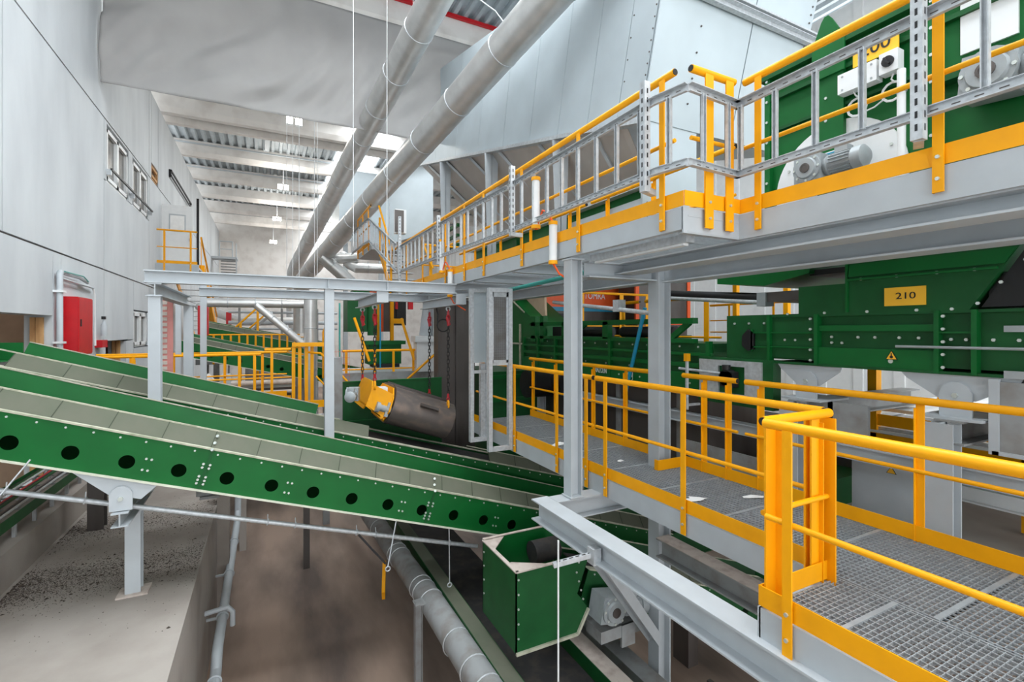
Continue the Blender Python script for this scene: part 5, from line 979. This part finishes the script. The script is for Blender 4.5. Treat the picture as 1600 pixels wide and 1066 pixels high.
# ------------------------------------------------------------------ things on the left wall
rcab = T('hose_cabinet', 'red metal fire cabinet on the left wall above the conveyors', 'cabinet', (-3.35, 12.35, 1.17))
P(MB().box(-3.5, 11.95, 1.17, -3.215, 12.78, 2.29), 'body', 'red', rcab); dr_ = P(MB().box(-3.215, 11.97, 1.19, -3.2, 12.76, 2.27), 'door', 'red', rcab); P(MB().box(-3.2, 12.03, 1.72, -3.188, 12.07, 1.86), 'handle', 'black', dr_)
wp_ = T('wall_pipe', 'white pipe rising on the left wall beside the red cabinet', 'pipe', (-3.43, 11.75, 0)); P(MB().path([(-3.42, 11.75, -.8), (-3.42, 11.75, 2.68), (-3.42, 11.8, 2.74)], .05, 12), 'tube', 'grey', wp_)
P(MB().path([(-3.42, 11.8, 2.72), (-3.42, 12.8, 2.72), (-3.42, 13.3, 2.66)], .03, 8).path([(-3.42, 11.8, 2.62), (-3.42, 12.6, 2.6), (-3.42, 13.7, 2.58)], .02, 8), 'branch', 'grey', wp_); P(MB().path([(-3.38, 11.85, 2.75), (-3.38, 12.9, 2.76), (-3.38, 13.2, 2.68)], .012, 6), 'teal_wire', 'teal', wp_); P(MB().box(-3.5, 11.68, 1.4, -3.35, 11.84, 1.44).box(-3.5, 11.68, 2.35, -3.35, 11.84, 2.39), 'bracket', 'white', wp_)
S(MB().path([(-3.44, 13.0, 2.60), (-3.44, 13.75, 2.58), (-3.44, 13.85, 2.45), (-3.44, 13.9, 1.3)], .02, 8), 'wall_conduit', 'white', 'thin white conduit dropping to the extinguisher on the wall', 'conduit')
ex = T('fire_extinguisher', 'small wall unit of white sheet and red box beside the red cabinet', 'extinguisher', (-3.42, 14.2, 1.3)); P(MB().lathe((-3.38, 14.3, 1.52), (0, 0, 1), [(0, .06), (.25, .06), (.32, .03), (.38, .02)], 12), 'bottle', 'grey', ex); P(MB().box(-3.5, 14.1, 1.25, -3.36, 14.5, 1.42), 'red_box', 'red', ex); P(MB().box(-3.42, 14.26, 1.9, -3.35, 14.34, 1.97), 'valve', 'black', ex)
# open door with balcony
dl = T('door_1', 'white door leaf with a pale window standing open on the wall balcony', 'door', (-3.0, 21.75, 4.0), kind='structure'); P(MB().box(-3.46, 21.72, 4.0, -2.5, 21.78, 6.32), 'leaf', 'white', dl); P(MB().box(-3.24, 21.70, 5.35, -2.72, 21.72, 5.98), 'window_rim', 'grey', dl); P(MB().box(-3.2, 21.69, 5.4, -2.76, 21.70, 5.93), 'pane', 'paper', dl); P(MB().box(-2.62, 21.66, 5.0, -2.56, 21.72, 5.1), 'handle', 'galv', dl)
bl = T('wall_balcony', 'small steel balcony landing in front of the open white door', 'landing', (-2.9, 21.3, 3.9)); P(MB().box(-3.5, 20.75, 3.85, -2.2, 22.6, 3.92), 'deck', 'galv', bl); P(MB().box(-3.5, 20.72, 3.7, -2.2, 20.76, 4.02), 'edge_beam', 'grey', bl); P(MB().bar((-3.4, 20.8, 3.8), (-3.4, 20.8, 2.9), .08, .08, (1, 0, 0)), 'strut', 'galv', bl)
railing('yellow guard rail of the wall balcony below the white door', (-3.45, 20.74), (-2.25, 20.74), [.22, 1.0], 4.0, 1.2, out=(0, -1), drop=.3, mids=(.6,), group='background yellow rails')
ys_ = T('yellow_stair', 'steep yellow stair running down the hall from the wall balcony', 'stair', (-2.2, 25, 1.2))
a, b = V(-2.25, 21.9, 4.0), V(-2.25, 28.4, 1.15)
P(MB().bar(a, b, .22, .34), 'stringer', 'yellow', ys_); P(MB().bar(a + V(-.9, 0, 0), b + V(-.9, 0, 0), .03, .3), 'stringer', 'yellow', ys_)
P(MB().tube(a + V(0, 0, 1.2), b + V(0, 0, 1.2), .035, 10), 'hand_rail', 'yellow', ys_)
for k in range(5): q = a.lerp(b, k / 4); P(MB().bar(q, q + V(0, 0, 1.2), .02, .06, (0, 1, 0)), 'post', 'yellow', ys_)
for k in range(14): q = a.lerp(b, (k + .5) / 14); P(MB().box(q.x - .88, q.y - .12, q.z - .015, q.x - .02, q.y + .12, q.z + .015), 'tread', 'galv', ys_)
gst = T('grey_stair', 'distant grey steel stair with guard rails near the end wall', 'stair', (-2.5, 40, 5.4)); P(MB().tube((-3.0, 40, 8.0), (-2.2, 40, 8.0), .04).tube((-3.0, 40, 6.9), (-3.0, 40, 8.0), .04).tube((-2.2, 40, 6.9), (-2.2, 40, 8.0), .04).tube((-2.0, 40.6, 6.9), (-2.0, 40.6, 8.0), .04).tube((-3.0, 40, 7.45), (-2.2, 40, 7.45), .03), 'guard_rail', 'grey', gst); P(MB().box(-3.5, 39.9, 6.75, -1.9, 41, 6.9).box(-2.0, 39.9, 5.2, -1.92, 40.0, 6.8), 'landing', 'grey', gst)
for k in range(7): P(MB().box(-2.95, 40.2, 5.4 + .2 * k, -2.0, 40.5, 5.45 + .2 * k), 'tread', 'greydark', gst)
# cross walkway with yellow rails
xw = T('walkway', 'narrow cross walkway beyond the second conveyor', 'walkway', (-1, 12.6, 0), ); grating(xw, -3.3, .5, 12.45, 13.3, 0, .1, .1); P(MB().bar((-3.4, 12.42, -.1), (.5, 12.42, -.1), .02, .2), 'side_channel', 'grey', xw)
railing('yellow guard rail of the cross walkway, front side by the wall', (-3.3, 12.4), (-.12, 12.4), [.85, 2.75, 3.05], 0, 1.1, out=(0, -1), group='background yellow rails')
railing('yellow guard rail of the cross walkway, rear side', (-3.3, 13.4), (.45, 13.4), [.6, 1.4, 2.4, 3.2], 0, 1.1, out=(0, 1), group='background yellow rails')
railing('short yellow guard rail left of the yellow gate', (-.05, 12.4), (.5, 12.4), [.15], 0, 1.2, out=(0, -1), group='background yellow rails')
yg = T('yellow_gate', 'yellow gate frame with close posts at the end of the cross walkway', 'gate', (.85, 11.9, 0)); 
P(MB().box(.50, 11.76, 1.28, 1.18, 11.84, 1.37), 'top_beam', 'yellow', yg)
for x in (.53, .66, .80, .92): P(MB().bar((x, 11.8 + .2 * (x - .5), -.25), (x, 11.8 + .2 * (x - .5), 1.3), .07, .05, (0, 1, 0)), 'post', 'yellow', yg)
P(MB().box(.5, 11.74, -.1, 1.2, 11.78, .06), 'toe_board', 'yellow', yg)
y2 = T('yellow_stair', 'short yellow stair rail leading down right of the yellow gate', 'stair', (1.3, 11.7, 0)); P(MB().tube((.8, 11.9, 1.15), (1.1, 11.8, 1.12), .025, 8).tube((1.1, 11.8, 1.12), (1.75, 11.6, .35), .025, 8).tube((1.0, 11.8, .6), (1.6, 11.6, -.1), .02, 8), 'hand_rail', 'yellow', y2); P(MB().bar((1.25, 11.75, -.6), (1.25, 11.75, .95), .06, .04, (0, 1, 0)).bar((1.42, 11.72, -.6), (1.42, 11.72, .75), .06, .04, (0, 1, 0)), 'post', 'yellow', y2); P(MB().box(.55, 11.5, -.3, 1.7, 11.74, -.25), 'step', 'galv', y2)
mb = MB()
for k in range(12): mb.box(1.38, 11.9 + .0, -.4 + .14 * k, 1.75, 11.905, -.395 + .14 * k)
for k in range(7): mb.box(1.38 + .06 * k, 11.9, -.4, 1.384 + .06 * k, 11.905, 1.2)
S(mb, 'mesh_guard', 'orange', 'fine orange wire mesh guard behind the hoist column', 'guard', kind='stuff')
for (y, z0, xa, xb, n, lb) in ((18.0, .75, -1.9, 1.0, 12, 'distant yellow railing with many balusters beyond the cross walkway'), (22.0, .6, -1.9, 1.6, 6, 'farthest yellow railing in front of the end machinery')):
    railing(lb, (xa, y), (xb, y), [.15 + k * (xb - xa - .3) / (n - 1) for k in range(n)], z0, .75, out=(0, -1), mids=(.3,), group='background yellow rails', r=.025)
ds = T('yellow_stair', 'far slanting yellow stair rail rising to the right', 'stair', (-.8, 20, 1.4)); P(MB().tube((-1.3, 20, 1.45), (-.3, 20, 2.48), .035, 8).tube((-1.1, 20.6, 1.2), (0, 20.6, 2.3), .03, 8), 'hand_rail', 'yellow', ds); P(MB().bar((-.85, 20, FL), (-.85, 20, 1.9), .08, .05, (0, 1, 0)).bar((-.3, 20, FL), (-.3, 20, 2.45), .08, .05, (0, 1, 0)).bar((-1.2, 20, .6), (-1.2, 20, 1.5), .08, .05, (0, 1, 0)), 'post', 'yellow', ds); P(MB().bar((-1.3, 20.3, .9), (0, 20.3, 2.1), .5, .08), 'stringer', 'greydark', ds)
for (x, y, w_, h0, h1, lb) in ((-1.75, 17.5, .28, 1.5, 2.4, 'dark red panel glimpsed between the hoist columns'), (-1.62, 26.5, .22, 1.6, 2.5, 'small red cabinet far down the hall')):
    o = T('red_panel', lb, 'panel', (x, y, FL)); P(MB().box(x - w_ / 2, y, h0, x + w_ / 2, y + .2, h1), 'case', 'red', o); P(MB().box(x - w_ / 2 + .03, y - .015, h0 + .03, x + w_ / 2 - .03, y, h1 - .03), 'door', 'red', o); P(MB().box(x - .04, y + .05, FL, x + .04, y + .13, h0), 'stand', 'greydark', o)
# dark machinery low behind the cross walkway
dm = T('floor_machine', 'dark pipe-cluttered machine low behind the cross walkway rails', 'machine', (-.5, 14.6, -1)); P(MB().box(-3.0, 14.0, -1.4, .7, 14.9, .15), 'body', 'darksteel', dm); P(MB().tube((-2.8, 13.9, .3), (.6, 13.9, .3), .07, 10).tube((-2.6, 13.9, .05), (.6, 13.9, .05), .05, 10), 'pipe', 'pink', dm); P(MB().box(-2.2, 13.8, .1, -1.9, 14.1, .5).box(-1.0, 13.8, .15, -.8, 14.1, .55), 'valve_block', 'grey', dm); P(MB().tube((-1.6, 13.85, .2), (-1.2, 13.85, .5), .12, 12), 'elbow', 'white', dm)
# platform machinery behind the magnet
pf = T('work_platform', 'yellow railed work platform behind the suspended magnet', 'platform', (2.7, 12.6, .3)); P(MB().box(1.5, 12.0, .55, 3.7, 13.6, .62), 'deck', 'galv', pf); P(MB().box(1.5, 11.96, .4, 3.7, 12.0, .62), 'edge_beam', 'greydark', pf)
P(MB().box(2.2, 11.9, .35, 3.3, 12.0, .42).box(2.2, 11.7, .15, 3.3, 11.9, .22), 'step', 'galv', pf)
railing('yellow guard rail of the work platform behind the magnet', (1.6, 12.0), (3.55, 12.0), [.08, .45, .75, 1.2, 1.7, 1.9], .3, .85, out=(0, -1), mids=(.4,), group='background yellow rails')
S(MB().tube((2.75, 11.6, .2), (3.75, 11.6, 1.05), .03, 8), 'slanting_rail', 'yellow', 'slanting yellow hand rail right of the magnet chains', 'railing')
S(MB().tube((1.9, 12.2, 1.95), (2.2, 11.9, .9), .035, 8), 'stair_rail', 'yellow', 'steep yellow stair rail behind the left chains', 'railing'); S(MB().tube((3.05, 12.2, 1.95), (3.3, 11.9, .9), .035, 8), 'stair_rail', 'yellow', 'steep yellow stair rail behind the right chains', 'railing')
gm_ = T('green_machine', 'dark green machine behind the left pair of chains', 'machine', (1.8, 14, 1)); P(MB().prism([(2.0, 14, 1.6), (2.6, 14, 1.6), (2.6, 14, 2.8), (2.2, 14, 2.8), (2.0, 14, 2.5)], (0, .8, 0)), 'body', 'shade_green', gm_); P(MB().tube((2.65, 13.9, 1.5), (2.65, 13.9, 2.7), .13, 14), 'cylinder', 'shade_green', gm_); P(MB().box(2.5, 13.6, .7, 3.4, 14.2, 1.3).box(2.4, 13.5, 1.25, 3.5, 14.2, 1.35), 'bench', 'green', gm_); P(MB().box(2.6, 13.4, .62, 3.3, 14, .72), 'tray', 'black', gm_)
os_ = T('orange_machine', 'orange and black machine seen between the magnet chains', 'machine', (3, 15, 1.5)); P(MB().box(2.6, 15, 1.6, 3.2, 15.6, 3.0), 'left_body', 'orange', os_); P(MB().box(3.2, 15, 1.6, 3.5, 15.6, 3.0), 'dark_body', 'darksteel', os_); P(MB().box(3.6, 15, 1.8, 3.9, 15.6, 2.7), 'motor', 'black', os_); P(MB().box(3.55, 14.9, 2.3, 3.62, 15.0, 2.7).box(3.95, 14.9, 2.3, 4.1, 15, 2.7), 'red_tab', 'red', os_); P(MB().box(2.9, 14.5, 1.3, 3.0, 14.6, 2.6).box(3.3, 14.5, 1.3, 3.4, 14.6, 2.6).box(3.4, 14.5, 1.85, 3.7, 14.6, 2.0), 'yellow_post', 'yellow', os_)
S(MB().tube((2.75, 13.3, .62), (2.75, 13.3, 2.6), .02, 8), 'blue_hose', 'blue', 'thin blue upright hose between the magnet chains', 'hose')
wp2 = T('grey_pipe', 'pale slanting grey pipe with flange left of the dark chute', 'pipe', (3.5, 12, .8)); P(MB().tube((3.62, 12.0, 1.5), (3.75, 12, 2.5), .16, 18), 'tube', 'grey', wp2); P(MB().box(3.3, 11.8, 1.35, 3.85, 12.2, 1.5).box(3.35, 11.85, .6, 3.8, 12.15, 1.35), 'flange_box', 'white', wp2)
S(MB().box(3.78, 11.6, .2, 4.15, 12.6, 2.2), 'white_panel', 'white', 'white seamed panel between grey pipe and dark chute', 'panel')
ibeam('steel_column', (1.35, 12.4, -1), (1.35, 12.4, 2.5), .2, .2, 'grey H column right of the second hoist column', 'column', (1, 0, 0))
tp_ = T('teal_pipe', 'thin teal upright pipe beside the far grey column', 'pipe', (1.5, 12.3, 0)); P(MB().tube((1.56, 12.2, -.3), (1.56, 12.2, 2.3), .02, 8), 'tube', 'teal', tp_)
# cabinet and stair at the far end of the upper walkway
ub = T('louvre_box', 'black louvred box on a white case at the far end of the cable ladder', 'box', (2.85, 11.45, 4.0)); P(MB().box(2.74, 11.5, 3.98, 3.0, 11.7, 4.55), 'case', 'white', ub); P(MB().box(2.72, 11.47, 4.0, 2.93, 11.5, 4.52), 'grille', 'darksteel', ub)
us = T('upper_platform', 'higher steel platform with yellow kick plate beyond the upper walkway', 'platform', (3.0, 16, 3.6)); P(MB().box(2.65, 14.0, 3.95, 3.5, 16.2, 4.1), 'deck', 'grey', us)
railing('yellow guard rail of the higher platform beyond the cable ladder', (2.63, 14.0), (2.63, 16.2), [.3, 1.2, 2.1], 4.1, 1.1, out=(-1, 0), drop=.15, group='background yellow rails')
u2 = T('yellow_stair', 'yellow stair climbing from the upper walkway to the higher platform', 'stair', (2.9, 13, 2.7)); P(MB().bar((2.86, 12.5, 2.65), (2.86, 14.1, 4.1), .03, .2), 'stringer', 'yellow', u2); P(MB().tube((2.86, 12.4, 3.7), (2.86, 14.0, 5.2), .03, 8).tube((2.86, 12.4, 3.2), (2.86, 14.0, 4.7), .02, 8), 'hand_rail', 'yellow', u2); P(MB().bar((2.86, 12.5, 2.7), (2.86, 12.5, 3.7), .05, .03, (0, 1, 0)).bar((2.86, 13.2, 3.2), (2.86, 13.2, 4.25), .05, .03, (0, 1, 0)).bar((2.86, 13.9, 3.75), (2.86, 13.9, 4.85), .05, .03, (0, 1, 0)), 'post', 'yellow', u2)
for k in range(6): P(MB().box(2.88, 12.5 + .26 * k, 2.8 + .2 * k, 3.6, 12.72 + .26 * k, 2.83 + .2 * k), 'tread', 'galv', u2)
u3 = T('guard_rail', 'yellow rail with a sloping end on the inner side near the louvred box', 'railing', (4.2, 12.6, 2.7), 'yellow guard rails'); P(MB().tube((3.75, 12.6, 3.95), (4.75, 12.6, 3.95), .03, 8).tube((3.75, 12.6, 3.95), (3.95, 12.4, 3.3), .03, 8).tube((3.6, 12.6, 3.4), (4.75, 12.6, 3.4), .02, 8), 'rails', 'yellow', u3); P(MB().bar((3.95, 12.6, 2.65), (3.95, 12.6, 3.93), .08, .04, (0, 1, 0)), 'post', 'yellow', u3)
gst2 = T('pipe_rack', 'row of grey pipes and trays under the far platform', 'pipe rack', (1.5, 26, 2.5)); P(MB().tube((-1.6, 26, 2.0), (3.2, 26, 2.0), .09, 10).tube((-1.6, 26, 2.5), (3.2, 26, 2.5), .06, 10).tube((-1.6, 26, 1.7), (3.2, 26, 1.7), .05, 10), 'pipe', 'grey', gst2); P(MB().box(-1.2, 25.9, FL, -1.1, 26, 2.7).box(.6, 25.9, FL, .7, 26, 2.7).box(2.2, 25.9, FL, 2.3, 26, 2.7), 'post', 'greydark', gst2)
S(MB().box(-1.0, 28.5, FL, 1.6, 29, 1.1), 'far_machine', 'greydark', 'low grey machine far behind the yellow railings', 'machine')

S(MB().box(-2.0, 18.0, .55, 1.1, 19.2, .72).box(-1.9, 18.5, FL, -1.7, 18.7, .55).box(.8, 18.5, FL, 1.0, 18.7, .55), 'far_platform', 'greydark', 'grey platform edge under the railing with many balusters', 'platform')
S(MB().box(-2.0, 22.0, .4, 1.7, 23.2, .58).box(-1.9, 22.5, FL, -1.7, 22.7, .4).box(1.3, 22.5, FL, 1.5, 22.7, .4), 'far_platform', 'greydark', 'grey platform edge under the farthest yellow railing', 'platform')
